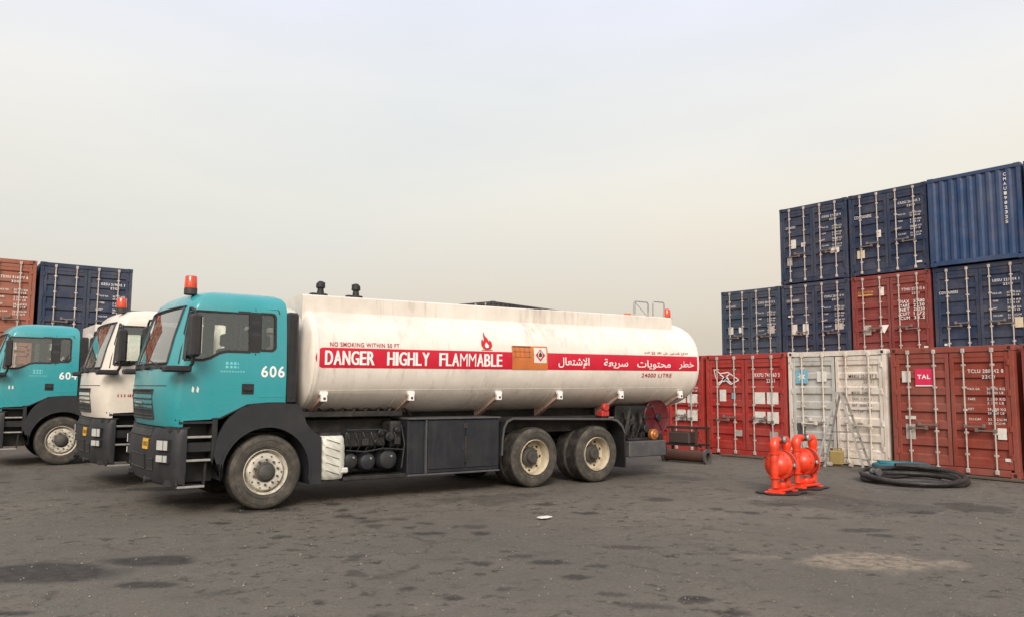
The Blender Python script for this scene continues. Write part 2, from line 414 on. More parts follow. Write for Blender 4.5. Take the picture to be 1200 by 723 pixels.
def cab_mesh():
    mb=MB();ring=[]
    for z,xf,xc,w,xr in ZL:
        pl=[]
        for i in range(5): pl.append((xr+(xc-xr)*i/4,YC-w,z))
        for i in range(1,24): pl.append(fpt(z,-90+180*i/24))
        for i in range(5): pl.append((xc+(xr-xc)*i/4,YC+w,z))
        for i in range(1,6): pl.append((xr,YC+w-2*w*i/6,z))
        ring.append(pl)
    n=len(ring[0]);vs=[p for r in ring for p in r];fs=[]
    for k in range(len(ring)-1):
        for i in range(n): fs.append((k*n+i,k*n+(i+1)%n,(k+1)*n+(i+1)%n,(k+1)*n+i))
    fs.append(tuple(range(n)));
    c=len(vs);vs.append((-.4,YC,2.975));b=(len(ring)-1)*n
    for i in range(n): fs.append((b+i,b+(i+1)%n,c))
    mb.add(vs,fs)
    me=mb.mesh('cab',mat['teal'],0)
    # hollow
    a=bpy.data.objects.new('t',me);COL.objects.link(a);md=a.modifiers.new('s','SOLIDIFY');md.thickness=.035;md.offset=-1
    bpy.context.view_layer.update();me=bpy.data.meshes.new_from_object(a.evaluated_get(bpy.context.evaluated_depsgraph_get()));bpy.data.objects.remove(a)
    me=boolean(me,MB().prism(DOORWIN,-1,4)); me=boolean(me,MB().prism(QWIN,-1,4))
    ws=[(YC-.92,1.97),(YC+.92,1.97),(YC+.88,2.64),(YC+.82,2.70),(YC-.82,2.70),(YC-.88,2.64)]
    me=boolean(me,MB().prism(ws,-2,-.80,'x'))
    me=boolean(me,MB().prism([(-1.10,1.1),(-1.10,1.21),(-.62,1.23),(-.5,1.30),(-.29,1.405),(.0,1.43),(.6,1.43),(.6,1.1)],-1,4))
    for y0 in(.38,1.44): me=boolean(me,MB().prism([(y0,2.08),(y0+.62,2.08),(y0+.62,2.62),(y0,2.62)],.1,.4,'x'))
    me.polygons.foreach_set('use_smooth',[True]*len(me.polygons));me.set_sharp_from_angle(angle=R(28));me.name='cab'
    return me
def side_panel(mb,poly,off,thick=.006,shrink=0):
    vs=[side(x,z,off) for x,z in poly]+[side(x,z,off-thick) for x,z in poly];n=len(poly)
    mb.add(vs,[tuple(range(n)),tuple(range(2*n-1,n-1,-1))]+[(i,(i+1)%n,(i+1)%n+n,i+n) for i in range(n)])
def mirror_y(vs): return [(x,2*YC-y,z) for x,y,z in vs]
def both(mb):
    """add the mirror image on the other side of the truck"""
    vs=mirror_y(mb.v);mb.add(vs,[tuple(f) for f in list(mb.f)]);mb.m=mb.m[:len(mb.m)//2]*2
    return mb
def front_wheel(root,x,y,rimm,flip=False,dual=False):
    def hubf():
        mb=MB()
        if dual:
            mb.lathe([(0,.055),(.085,.05),(.10,.075),(.105,.12),(.14,.135),(.165,.15),(.165,.2),(0,.2)],(0,0,0),'y',28)
            for k in range(10): a=k*math.pi/5;mb.cyl((.185*math.cos(a),.175,.185*math.sin(a)),.010,.03,'y',8)
        else:
            mb.lathe([(0,-.035),(.085,-.03),(.105,-.015),(.11,.02),(.135,.03),(.14,.06),(0,.06)],(0,0,0),'y',28)
            for k in range(10): a=k*math.pi/5;mb.cyl((.168*math.cos(a),.012,.168*math.sin(a)),.014,.04,'y',8)
        return mb.mesh('wheel',mat['hub'])
    def rimf():
        mb=MB()
        if dual:
            mb.lathe([(.285,.012),(.293,-.002),(.300,.004),(.30,.03),(.283,.045),(.272,.09),(.262,.165),(.225,.185),(.20,.19),(.13,.185),(.13,.2),(.27,.2),(.30,.06)],(0,0,0),'y',40)
            mb.mi=1
            for k in range(8): a=(k+.5)*math.pi/4;mb.cyl((.232*math.cos(a),.178,.232*math.sin(a)),.022,.01,'y',10)
        else:
            mb.lathe([(.292,.02),(.300,.006),(.306,.012),(.306,.04),(.285,.06),(.27,.10),(.262,.10),(.255,.045),(.235,.022),(.19,.018),(.165,.022),(.14,.04),(.12,.05),(.12,.12),(.28,.14)],(0,0,0),'y',40)
            mb.mi=1
            for k in range(10): a=(k+.5)*math.pi/5;mb.cyl((.218*math.cos(a),.022,.218*math.sin(a)),.011,.012,'y',10)
        return mb.mesh('rim',[mat['rim_white'],mat['chassis']])
    def tyref():
        mb=MB()
        pr=[(.300,.03),(.315,.012),(.36,.0),(.41,-.006),(.455,.0),(.482,.018),(.490,.03)]
        mb.lathe(pr,(0,0,0),'y',48);mb.lathe([(.345,-.001),(.35,-.007),(.356,-.001)],(0,0,0),'y',48);mb.lathe([(.43,-.004),(.434,-.010),(.439,-.002)],(0,0,0),'y',48)
        tr=[(.490,.03),(.503,.045),(.505,.07),(.49,.074),(.49,.082),(.505,.086),(.505,.12),(.49,.124),(.49,.132),(.505,.136),(.505,.17),(.49,.174),(.49,.182),(.505,.186),(.505,.22),(.49,.224),(.49,.232),(.505,.236),(.503,.262),(.47,.29),(.40,.30),(.30,.27)]
        mb.mi=1;mb.lathe(tr,(0,0,0),'y',48)
        return mb.mesh('tyre',[mat['tyre'],mat['tread']])
    w=link('wheel',cached('hub%d'%dual,hubf),root,(x,y,.500))
    w.rotation_euler=(0,random.uniform(0,3),math.pi if flip else 0)
    r=link('rim',cached('rim%d'%dual,rimf),w)
    if rimm!='rim_white': r.material_slots[0].link='OBJECT';r.material_slots[0].material=mat[rimm]
    link('tyre',cached('tyre',tyref),w)
    if dual: link('tyre',cached('tyre',tyref),w,(0,.33,0))
    return w
ZC,TA,TB,TN,SL=2.075,1.24,.87,2.4,.013
def tk(x,z,off=0.):
    """point on the near side of the tank; z measured at x=0, the tank rises gently to the rear"""
    k=min(1,abs((z-ZC)/TB));return (x,YC-TA*(1-k**TN)**(1/TN)-off,z+SL*x)
def tank_mesh():
    mb=MB();prof=[]
    for s in(0.02,.2,.4,.6,.75,.87,.94,.975,.99,1.0):
        prof.append((.63-.17*(1-s**2.2)**.6,s))
    prof+= [(.66,1.0),(.668,1.004),(.70,1.004),(.708,1.0)]
    for x in(2.3,3.95,5.6,7.2): prof+=[(x,1)]
    prof+=[(8.69,1.0),(8.697,1.003),(8.72,1.003),(8.728,1.0)]
    for s in(1.0,.99,.975,.94,.87,.75,.6,.4,.2,.02): prof.append((8.76+.15*(1-s**3)**.6,s))
    def fn(u,v):
        t=u*2*math.pi;x,s=prof[min(len(prof)-1,int(round(v*(len(prof)-1))))]
        c,n=math.cos(t),math.sin(t)
        return (x,YC+TA*s*math.copysign(abs(c)**(2/TN),c),ZC+TB*s*math.copysign(abs(n)**(2/TN),n)+SL*x)
    mb.grid(fn,96,len(prof),True)
    return mb.mesh('tank',mat['tank'],30)
def arabic(word):
    """letters as joined presentation forms, already in visual left-to-right order"""
    return word[::-1]
def make_truck(loc,rz,paint,label,number=None,rimm='rim_white',main=False):
    T=empty('tanker_truck',loc,rz);tag(T,label,'truck','tanker trucks parked side by side')
    P=lambda name,key,fn,parent=T,**k: link(name,cached(key,fn),parent)
    cab=P('cab','cab',cab_mesh)
    if paint!='teal': cab.material_slots[0].link='OBJECT';cab.material_slots[0].material=mat[paint]
    # glass
    def g1():
        mb=MB();side_panel(mb,DOORWIN,-.012);return mb.mesh('side_window',mat['glass'])
    def g1r():
        mb=MB();side_panel(mb,DOORWIN,-.012);mb.v=mirror_y(mb.v);return mb.mesh('side_window',mat['glass'])
    def g2():
        mb=MB();side_panel(mb,QWIN,-.012);return mb.mesh('quarter_window',mat['glass'])
    def g2r():
        mb=MB();side_panel(mb,QWIN,-.012);mb.v=mirror_y(mb.v);return mb.mesh('quarter_window',mat['glass'])
    P('side_window','g1',g1,cab);P('side_window','g1r',g1r,cab);P('quarter_window','g2',g2,cab);P('quarter_window','g2r',g2r,cab)
    def g3():
        mb=MB();mb.grid(lambda u,v:fpt_y(1.955+.755*v,-.94+1.88*u,-.012),25,6);return mb.mesh('windscreen',mat['glass_front'])
    P('windscreen','g3',g3,cab)
    def g4(y0):
        return lambda: MB().box(.215,.221,y0-.01,y0+.63,2.07,2.63).mesh('rear_window',mat['glass'],0)
    P('rear_window','g4a',g4(.38),cab);P('rear_window','g4b',g4(1.44),cab)
    def trim():
        mb=MB();h=DOORWIN+[DOORWIN[0]];ribbon(mb,h,.035,.005);ribbon(mb,QWIN+[QWIN[0]],.03,.005)
        
        for z in(2.12,2.23,2.34,2.45,2.56): side_panel(mb,[(-.262,z),(-.138,z),(-.138,z+.11),(-.262,z+.11)],.0065,.03)
        both(mb)
        # windscreen rubber
        for z in(1.955,2.715):
            mb.tube([fpt_y(z,-.93+1.86*i/20,.004) for i in range(21)],.016,6)
        for sg in(-1,1): mb.tube([fpt_y(1.955+.76*i/6,sg*(.94-.05*i/6),.004) for i in range(7)],.018,6)
        return mb.mesh('window_trim',mat['rubber'])
    P('window_trim','trim',trim,cab)
    def seam():
        mb=MB();ribbon(mb,[(-.20,2.11),(-.20,1.41)],.014,.0015);ribbon(mb,[(-1.185,1.21),(-1.185,1.95),(-1.12,2.35),(-1.04,2.70),(.12,2.72),(.14,2.66)],.014,.0015);ribbon(mb,[(-1.15,1.215),(-.64,1.235),(-.5,1.305),(-.29,1.41),(.0,1.435),(.23,1.435)],.02,.003)
        ribbon(mb,[(-.20,2.69),(-.2,2.72)],.009,.0015)
        both(mb)
        for z in(1.885,1.66): mb.tube([fpt_y(z,-1.0+2.0*i/24,-.003) for i in range(25)],.007,6)
        return mb.mesh('door_seam',mat['rubber'])
    P('door_seam','seam',seam,cab)
    def crease():
        mb=MB();ribbon(mb,[(-1.17,1.345),(-.6,1.345)],.03,.004);ribbon(mb,[(-.15,1.53),(.22,1.53)],.03,.004)
        ribbon(mb,[(-1.17,1.72),(-.25,1.72)],.02,.003);ribbon(mb,[(-1.02,2.735),(.1,2.735)],.02,.012)
        both(mb);return mb.mesh('body_crease',mat['teal'])
    cr=P('body_crease','crease',crease,cab)
    if paint!='teal':
        for c_ in EXTRA[cr.name]: c_.material_slots[0].link='OBJECT';c_.material_slots[0].material=mat[paint]
    def handle():
        mb=MB();mb.box(-.37,-.21,YC-1.212,YC-1.19,1.555,1.695,.012);mb.box(-.35,-.235,YC-1.232,YC-1.21,1.60,1.64,.01)
        return mb.mesh('door_handle',mat['black'])
    P('door_handle','handle',handle,cab)
    def rearflap():
        mb=MB();mb.box(.243,.41,YC-1.19,YC-.95,1.42,2.70,.03);mb.box(.243,.41,YC+.95,YC+1.19,1.42,2.70,.03)
        mb.box(.30,.36,YC-1.196,YC-1.15,1.5,2.62,.006)
        mb.box(.25,.38,YC-.95,YC+.95,1.42,1.6);return mb.mesh('rear_side_flap',mat['black'])
    P('rear_side_flap','flap',rearflap)
    def grille():
        mb=MB()
        mb.grid(lambda u,v:fpt_y(1.225+.38*v,-.60+1.2*u,.008),21,2)
        for k in range(5):
            z=1.27+k*.072;mb.tube([fpt_y(z,-.58+1.16*i/16,.004) for i in range(17)],.010,6)
        for z in(1.225,1.605): mb.tube([fpt_y(z,-.60+1.2*i/16,.008) for i in range(17)],.014,6)
        for sg in(-1,1): mb.tube([fpt_y(1.225,sg*.60,.008),fpt_y(1.605,sg*.60,.008)],.014,6)
        mb.mi=1
        mb.tube([fpt_y(1.43,-.16+.32*i/4,.026) for i in range(5)],.016,6)
        return mb.mesh('grille',[mat['black'],mat['alu']])
    P('grille','grille',grille,cab)
    def wipers():
        mb=MB()
        for y0,y1 in((-.88,-.32),(-.28,.28),(.32,.88)):
            a=fpt_y(1.90,y0,.03);b=fpt_y(2.0,y1,.03);mb.tube([a,((a[0]+b[0])/2-.02,(a[1]+b[1])/2,1.96),b],.009,6)
            mb.cyl((a[0],a[1],a[2]),.03,.05,'x',10)
        mb.grid(lambda u,v:fpt_y(1.885+.07*v,-.94+1.88*u,.006),21,2)
        return mb.mesh('wiper',mat['black'])
    P('wiper','wiper',wipers,cab)
    def visor():
        mb=MB();mb.grid(lambda u,v:(lambda p:(p[0]-.03-.17*v,p[1],p[2]+.0-.07*v))(fpt_y(2.80,-.95+1.9*u,.0)),21,3)
        s=len(mb.v);mb.grid(lambda u,v:(lambda p:(p[0]-.03-.17*v,p[1],p[2]+.018-.07*v))(fpt_y(2.80,-.95+1.9*u,.0)),21,3)
        for dy in(-.9,-.3,.3,.9):
            p=fpt_y(2.80,dy);mb.bar(p,(p[0]-.15,p[1],p[2]-.03),.03,.03)
        return mb.mesh('sun_visor',mat['black'])
    def bumper():
        mb=MB()
        def fn(u,v):
            z,xf,w=BLV[int(round(v*(len(BLV)-1)))]
            xc=xf+.30
            if u<.05: return (-1.05+(xc+1.05)*(u/.05),YC-w,z)
            if u>.95: return (-1.05+(xc+1.05)*((1-u)/.05),YC+w,z)
            a=-90+180*(u-.05)/.9;q=abs(math.sin(R(a)));c=max(0,math.cos(R(a)))
            return (xc-.30*c**(2/NF),YC+math.copysign(w*q**(2/NF),a),z)
        mb.grid(fn,61,len(BLV))
        mb.box(-1.25,-1.07,YC-1.1,YC+1.1,1.07,1.135);mb.box(-1.25,-1.07,YC-1.1,YC+1.1,.37,.45)
        mb.box(-1.075,-1.045,YC-1.2,YC+1.2,.38,1.13)
        return mb.mesh('bumper',mat['charcoal'])
    bp=P('bumper','bumper',bumper)
    def bump_low():
        mb=MB()
        def pan(d0,d1,z0,z1,o): mb.grid(lambda u,v:bpt(z0+(z1-z0)*v,d0+(d1-d0)*u,o),17,3);mb.tube([bpt(z0,d0+(d1-d0)*i/12,o) for i in range(13)],.010,6);mb.tube([bpt(z1,d0+(d1-d0)*i/12,o) for i in range(13)],.010,6)
        pan(-.42,.42,.56,.74,.006);pan(-.62,.62,1.0,1.10,.006);pan(-.74,-.55,.56,.70,.006);pan(.55,.74,.56,.70,.006)
        for d in(-.55,.55): p=bpt(.44,d);mb.cyl((p[0]-.02,p[1],.43),.045,.12,'x',14,.01)
        return mb.mesh('lower_grille',mat['black'])
    P('lower_grille','bl',bump_low,bp)
    def light(z0,z1):
        def f():
            mb=MB();
            # a lamp block standing on the curved bumper corner, facing forwards and outwards
            z_=(z0+z1)/2;c=Vector(bpt(z_,-1.03,0));tn=(Vector(bpt(z_,-1.14))-Vector(bpt(z_,-.90)));tn.z=0;tn.normalize();d=Vector((-abs(tn.y),-abs(tn.x),0));c=c+d*.012
            for (hw,hh,dp,mi,bb) in((.125,(z1-z0)/2+.012,.022,1,0),(.115,(z1-z0)/2,.034,0,0)):
                mb.mi=mi;vs=[]
                for k in(-.03,dp):
                    for i,j in((-1,-1),(1,-1),(1,1),(-1,1)):
                        f_=.92 if k>0 else 1
                        vs.append(c+tn*(i*hw*f_)+d*(k-.03*(abs(i)*0))+Vector((0,0,j*hh*f_)))
                mb.add(vs,[(3,2,1,0),(4,5,6,7),(0,1,5,4),(1,2,6,5),(2,3,7,6),(3,0,4,7)])
            mb.mi=1
            for q in(.035,):
                p=c+tn*q+d*.036; mb.bar(p+Vector((0,0,-(z1-z0)/2)),p+Vector((0,0,(z1-z0)/2)),.006,.006)
            return mb
        return f
    def lights(z0,z1):
        def f():
            mb=light(z0,z1)();return mb.mesh('headlight',[mat['lamp'],mat['black']])
        return f
    def lightsr(z0,z1):
        def f():
            mb=light(z0,z1)();mb.v=mirror_y(mb.v);return mb.mesh('headlight',[mat['lamp'],mat['black']])
        return f
    P('headlight','hl1',lights(.83,.96),bp);P('headlight','hl1r',lightsr(.83,.96),bp)
    P('fog_light','hl2',lights(.68,.77),bp);P('fog_light','hl2r',lightsr(.68,.77),bp)
    def plate():
        mb=MB();mb.grid(lambda u,v:bpt(.82+.14*v,-.56+.24*u,.014+.004*0),6,2);mb.grid(lambda u,v:bpt(.82+.14*v,-.56+.24*u,.004),6,2);mb.mi=1
        for k in range(4): mb.grid(lambda u,v:bpt(.86+.06*v,-.54+k*.05+.027*u,.016),2,2)
        return mb.mesh('number_plate',[mat['yellow'],mat['dark_print']])
    P('number_plate','plate',plate,bp)
    # steps
    def stepwell():
        mb=MB()
        for sg in(0,1):
            m=MB();m.box(-1.16,-.64,.30,.34,.40,1.20);m.box(-1.165,-1.13,.03,.34,.38,1.13,.006);m.box(-1.13,-1.03,.04,.3,1.02,1.13,.01);m.box(-.73,-.66,.03,.34,.66,1.22,.006);m.box(-1.15,-.66,.04,.34,1.17,1.2)
            m.box(-1.13,-.70,.06,.30,.80,.93,.01)
            m.bar((-1.10,.10,.72),(-1.12,.10,.36),.035,.03);m.bar((-.78,.10,.72),(-.80,.10,.36),.035,.03)
            if sg: m.v=mirror_y(m.v)
            mb.v,mb.f,mb.m=(mb.v+m.v,mb.f+[tuple(i+len(mb.v) for i in f) for f in m.f],mb.m+m.m) if mb.v else (m.v,m.f,m.m)
        return mb.mesh('step_housing',mat['black'])
    sw=P('step_housing','sw',stepwell)
    def step(z,x0,x1):
        def f():
            mb=MB();mb.box(x0,x1,.05,.28,z-.018,z+.004);mb.mi=1;mb.box(x0,x1,.02,.055,z-.018,z+.012,.005)
            return mb.mesh('step',[mat['grey'],mat['alu']])
        return f
    P('step','s1',step(1.0,-1.12,-.735),sw);P('step','s2',step(.70,-1.15,-.735),sw);P('step','s3',step(.365,-1.14,-.80),sw)
    # wheel arch
    def arch():
        def one():
            A=arc(0,.505,.60,-18,196,28);A=A[::-1]   # from left low to right low
            B=[]
            key=[(-.715,.64),(-.70,.80),(-.67,.98),(-.60,1.14),(-.50,1.27),(-.36,1.37),(-.20,1.415),(.0,1.425),(.36,1.425),(.45,1.41),(.50,1.30),(.56,1.12),(.66,1.02),(.78,.97),(.79,.6),(.79,.30)]
            L=[0]
            for a,b in zip(key,key[1:]): L.append(L[-1]+math.dist(a,b))
            for i in range(28):
                t=L[-1]*i/27;j=max(k for k in range(len(L)) if L[k]<=t+1e-9);j=min(j,len(key)-2);q=(t-L[j])/(L[j+1]-L[j])
                B.append((key[j][0]+(key[j+1][0]-key[j][0])*q,key[j][1]+(key[j+1][1]-key[j][1])*q))
            A[0]=(-.60,.64);A[-1]=(.62,.30)
            m=MB();m.strip(A,B,.0,.05)
            # lip and inner liner
            C=[(x*1.045,.505+(z-.505)*1.045) for x,z in A];m.strip(A,C,-.022,.0)
            D=[(x*1.015,.505+(z-.505)*1.015) for x,z in A];m.strip(A,D,.05,.62)
            return m
        m=one();both(m);return m.mesh('wheel_arch',mat['charcoal'],40)
    P('wheel_arch','arch',arch)
    # mirrors
    def mirr(fl):
        def f():
            mb=MB();mb.box(-1.12,-1.00,-.30,-.04,2.03,2.58,.035);mb.box(-1.10,-1.01,-.28,-.05,1.96,2.0,.01) if False else None
            mb.tube([(-1.06,.10,2.66),(-1.07,-.02,2.67),(-1.06,-.17,2.62),(-1.06,-.17,2.55)],.018,8)
            mb.box(-1.40,-1.08,-.20,.02,1.835,1.915,.03);mb.tube([(-1.1,-.1,1.88),(-1.07,-.16,1.95),(-1.06,-.17,2.06)],.022,8)
            mb.mi=1;mb.box(-1.001,-.994,-.28,-.06,2.08,2.54)
            if fl: mb.v=mirror_y(mb.v)
            return mb.mesh('wing_mirror',[mat['black'],mat['mirror']])
        return f
    P('wing_mirror','mir0',mirr(0));P('wing_mirror','mir1',mirr(1))
    # beacon
    def bea():
        mb=MB();mb.cyl((-1.0,.38,2.93),.085,.10,'z',20,.01);return mb.mesh('beacon',mat['beacon_base'])
    def beal():
        mb=MB();mb.lathe([(0.080,2.955),(.082,2.97),(.078,3.12),(.07,3.135),(0,3.137)],(-1.0,.38,0),'z',24);return mb.mesh('beacon_lens',mat['beacon'])
    if number!='604': b=P('beacon','bea',bea);P('beacon_lens','beal',beal,b)
    # interior
    def seats():
        mb=MB()
        for y in(.62,1.82):
            mb.box(-.55,-.1,y-.25,y+.25,1.50,1.68,.05);mb.box(-.17,-.03,y-.25,y+.25,1.62,2.25,.05);mb.box(-.15,-.04,y-.13,y+.13,2.28,2.47,.04)
            mb.box(-.5,-.15,y-.2,y+.2,1.26,1.5)
        return mb.mesh('seat',mat['seat'])
    P('seat','seats',seats,cab)
    def dash():
        mb=MB();mb.box(-1.20,-.92,YC-.85,YC+.85,1.55,1.90,.06);mb.box(-1.08,-.92,YC-1.02,YC+1.02,1.55,1.88,.05);mb.box(-1.05,-.85,YC-1.0,YC-.2,1.78,1.96,.05);mb.box(-1.05,.19,YC-1.0,YC+1.0,1.24,1.27)
        mb.mi=1;mb.box(.15,.19,YC-1.1,YC+1.1,1.3,2.06);mb.box(.15,.19,YC-1.05,YC+1.05,2.64,2.84);mb.box(.15,.19,.13,.36,2.06,2.64);mb.box(.15,.19,1.02,1.42,2.06,2.64);mb.box(.15,.19,2.08,2.31,2.06,2.64);mb.mi=2
        c=Vector((-.80,.66,1.99));ax=Vector((-.5,0,.87));u=Vector((0,1,0));w=ax.cross(u)
        mb.tube([c+u*(.22*math.cos(k*math.pi/10))+w*(.22*math.sin(k*math.pi/10)) for k in range(20)],.016,8,True)
        mb.tube([c,c-ax*.35],.03,8);mb.tube([c-u*.21,c+u*.21],.014,6)
        return mb.mesh('dashboard',[mat['dash'],mat['headliner'],mat['black']])
    P('dashboard','dash',dash,cab)
    # chassis
    def chas():
        mb=MB()
        for y in(.80,1.56): mb.box(-1.1,7.75,y,y+.08,.84,1.10)
        for x in(-.9,.6,2.3,3.6,5.3,6.6,7.6): mb.box(x,x+.1,.88,1.56,.88,1.06)
        mb.box(-1.0,.5,.85,1.60,.55,1.25,.08);mb.box(.5,1.5,1.0,1.44,.55,.95,.1)
        mb.cyl((0,YC,.5),.07,2.1,'y',16);mb.cyl((4.58,YC,.5),.10,1.9,'y',16);mb.cyl((5.98,YC,.5),.10,1.9,'y',16)
        mb.sphere((4.58,YC,.5),.27);mb.sphere((5.98,YC,.5),.27);mb.tube([(1.4,YC,.7),(4.5,YC,.52)],.06,12)
        for y in(.78,1.66):
            mb.tube([(3.95,y,.88),(5.28,y,.62),(6.6,y,.88)],.04,6);mb.box(4.9,5.66,y-.05,y+.05,.6,.75,.02)
        mb.box(.5,8.3,.95,1.50,1.12,1.36)   # saddle under the tank
        mb.box(.45,2.2,.25,.85,1.22,1.30,.01);mb.box(.55,2.15,.5,.8,.9,1.2,.03)
        mb.box(2.2,6.6,.35,.80,.9,1.17,.01)
        for k in range(9): mb.tube([(.6+k*.2,.4+.05*(k%3),1.22),(.7+k*.2,.45,1.34),(.85+k*.2,.6,1.32),(.95+k*.2,.6,1.2)],.018,6)
        mb.box(-1.15,.45,.36,2.08,.95,1.02)
        return mb.mesh('chassis',mat['chassis'])
    P('chassis','chas',chas)
    for (x,d) in((0,False),(4.62,True),(6.03,True)):
        front_wheel(T,x,0.0,rimm if x else 'rim_white',False,d);front_wheel(T,x,2*YC,'rim_white',True,d)
    # heat shield
    def hs():
        mb=MB()
        def fn(u,v):
            x=.81+.34*u;z=.34+.62*v
            sx=.03*math.sin(math.pi*v);x+=(-sx if u<.5 else sx*.6)*(abs(u-.5)*2)
            y=.02+.05*((2*u-1)**4+(2*v-1)**6)/1.0
            y+= .006*math.sin((u*1.2+v*2)*16)
            return (x,y,z)
        mb.grid(fn,22,30);mb.box(.83,1.13,.07,.10,.36,.94)
        mb.mi=1
        for k in range(5):
            z=.44+k*.11;mb.bar((.86,.017,z+.04),(1.07,.017,z-.03),.012,.006)
        mb.mi=0;mb.box(1.10,1.22,.03,.1,.42,.50,.02)
        return mb.mesh('heat_shield',[mat['heatshield'],mat['grey']])
    P('heat_shield','hs',hs)
    def sil():
        mb=MB();mb.box(.80,1.16,.11,.75,.32,1.0,.04);mb.box(1.2,1.85,.12,.6,.78,1.0,.02)
        for k in range(10): mb.box(1.22+k*.06,1.235+k*.06,.10,.13,.80,.98)
        mb.box(1.16,2.2,.08,.7,.30,.36,.01)
        mb.box(1.95,2.15,.15,.5,.75,1.15,.03)
        return mb.mesh('silencer_housing',mat['chassis'])
    P('silencer_housing','sil',sil)
    def at(x,r,z):
        def f():
            mb=MB();mb.lathe([(0,.12),(r*.5,.125),(r*.85,.145),(r,.18),(r,.75),(0,.78)],(x,0,z),'y',24);mb.mi=1;mb.cyl((x+.03,.12,z+.05),.016,.03,'y',8)
            mb.mi=0;mb.lathe([(r+.006,.3),(r+.008,.3),(r+.008,.35),(r+.006,.35)],(x,0,z),'y',24)
            return mb.mesh('air_tank',[mat['cabinet'],mat['alu']])
        return f
    P('air_tank','at1',at(1.30,.125,.58));P('air_tank','at2',at(1.58,.135,.56));P('air_tank','at3',at(1.92,.16,.58))
    def valves():
        mb=MB()
        for x,z,r in((1.75,.98,.05),(1.90,.92,.07),(2.03,1.02,.045),(1.68,.85,.04)): mb.cyl((x,.12,z),r,.12,'y',14,.01);mb.cyl((x,.05,z),r*.5,.04,'y',10)
        mb.tube([(1.2,.1,1.03),(1.75,.1,1.03),(1.85,.1,1.0)],.016,6)
        for k in range(7):
            a=1.22+.13*k;mb.tube([(a,.13,1.0),(a+.02,.09,.93-.01*k),(a+.07,.10,.80),(a+.05,.16,.70)],.011,6)
        mb.tube([(1.2,.10,.74),(1.5,.09,.71),(1.8,.10,.75),(2.15,.09,.72)],.012,6);mb.tube([(2.1,.1,1.1),(2.16,.09,.8),(2.12,.1,.45)],.014,6)
        mb.box(1.45,1.56,.07,.13,.80,.90,.01);mb.box(1.98,2.08,.06,.12,.80,.90,.01)
        return mb.mesh('valve_block',mat['black'])
    P('valve_block','valves',valves)
    def cabn():
        mb=MB();mb.box(2.52,3.90,.05,.75,.34,1.165,.012);mb.box(2.20,2.50,.07,.75,.34,1.165,.012)
        for x0,x1 in((2.545,3.215),(3.245,3.88)): mb.box(x0,x1,.03,.052,.40,1.145,.012)
        mb.mi=1;mb.box(2.19,3.92,.02,.75,1.17,1.195,.006);mb.box(2.50,2.52,.03,.08,.34,1.165);mb.box(2.20,3.91,.04,.1,.31,.338,.006)
        mb.mi=2
        mb.box(3.195,3.265,.018,.034,1.02,1.10,.004);mb.box(3.21,3.25,.018,.034,.48,.90,.004);mb.box(3.17,3.2,.015,.03,.66,.72,.004)
        return mb.mesh('tool_cabinet',[mat['cabinet'],mat['grey'],mat['chassis']])
    P('tool_cabinet','cabn',cabn)
    def guard():
        mb=MB();
        A=[(3.92,.55),(3.93,.8),(3.96,1.0),(4.03,1.12),(4.15,1.165),(6.40,1.125),(6.55,1.09),(6.68,.98),(6.74,.85),(6.76,.22)]
        B=[(3.95,.55),(3.96,.8),(3.99,.99),(4.05,1.09),(4.16,1.135),(6.39,1.095),(6.53,1.06),(6.65,.96),(6.71,.84),(6.73,.22)]
        mb.strip(A,B,.02,.66);mb.mi=1
        mb.strip([(a[0],a[1]+.012) for a in A[:-1]],[(b[0],b[1]+.01) for b in B[:-1]],.008,.022)
        mb.mi=0;both(mb)
        return mb.mesh('rear_mudguard',[mat['black'],mat['grey']])
    P('rear_mudguard','guard',guard)
    # tank
    tank=P('tank','tank',tank_mesh)
    def coam():
        mb=MB()
        for x0,x1,dz in((.56,4.98,0),(5.0,8.36,.006)):
            vs=[]
            for x in(x0,x1):
                for y,z in((.34,2.45),(.325,2.985+dz),(.345,3.0+dz),(.40,3.0+dz),(2.04,3.0+dz),(2.115,2.985+dz),(2.10,2.45)): vs.append((x,y,z+SL*x))
            mb.add(vs,[tuple(range(7)),tuple(range(13,6,-1))]+[(i,i+7,(i+1)%7+7,(i+1)%7) for i in range(7)])
        mb.tube([tk(.6,2.745,-.30+.285)]+[ (.58,.345,2.76+SL*.58),(8.36,.345,2.76+SL*8.36)],.010,6) if False else None
        mb.box(4.96,5.02,.318,.33,2.80,3.06)
        return mb.mesh('top_coaming',mat['tank'])
    P('top_coaming','coam',coam,tank)
    def weld():
        mb=MB()
        for x in(2.05,3.55,5.05,6.55,7.75):
            mb.tube([tk(x,ZC+TB*math.sin(R(a))*.999,.0) for a in range(-80,62,4)],.0035,5)
        mb.tube([tk(.75+i*.32,1.60,.0) for i in range(25)],.003,5)
        return mb.mesh('weld_seam',mat['tank'])
    P('weld_seam','weld',weld,tank)
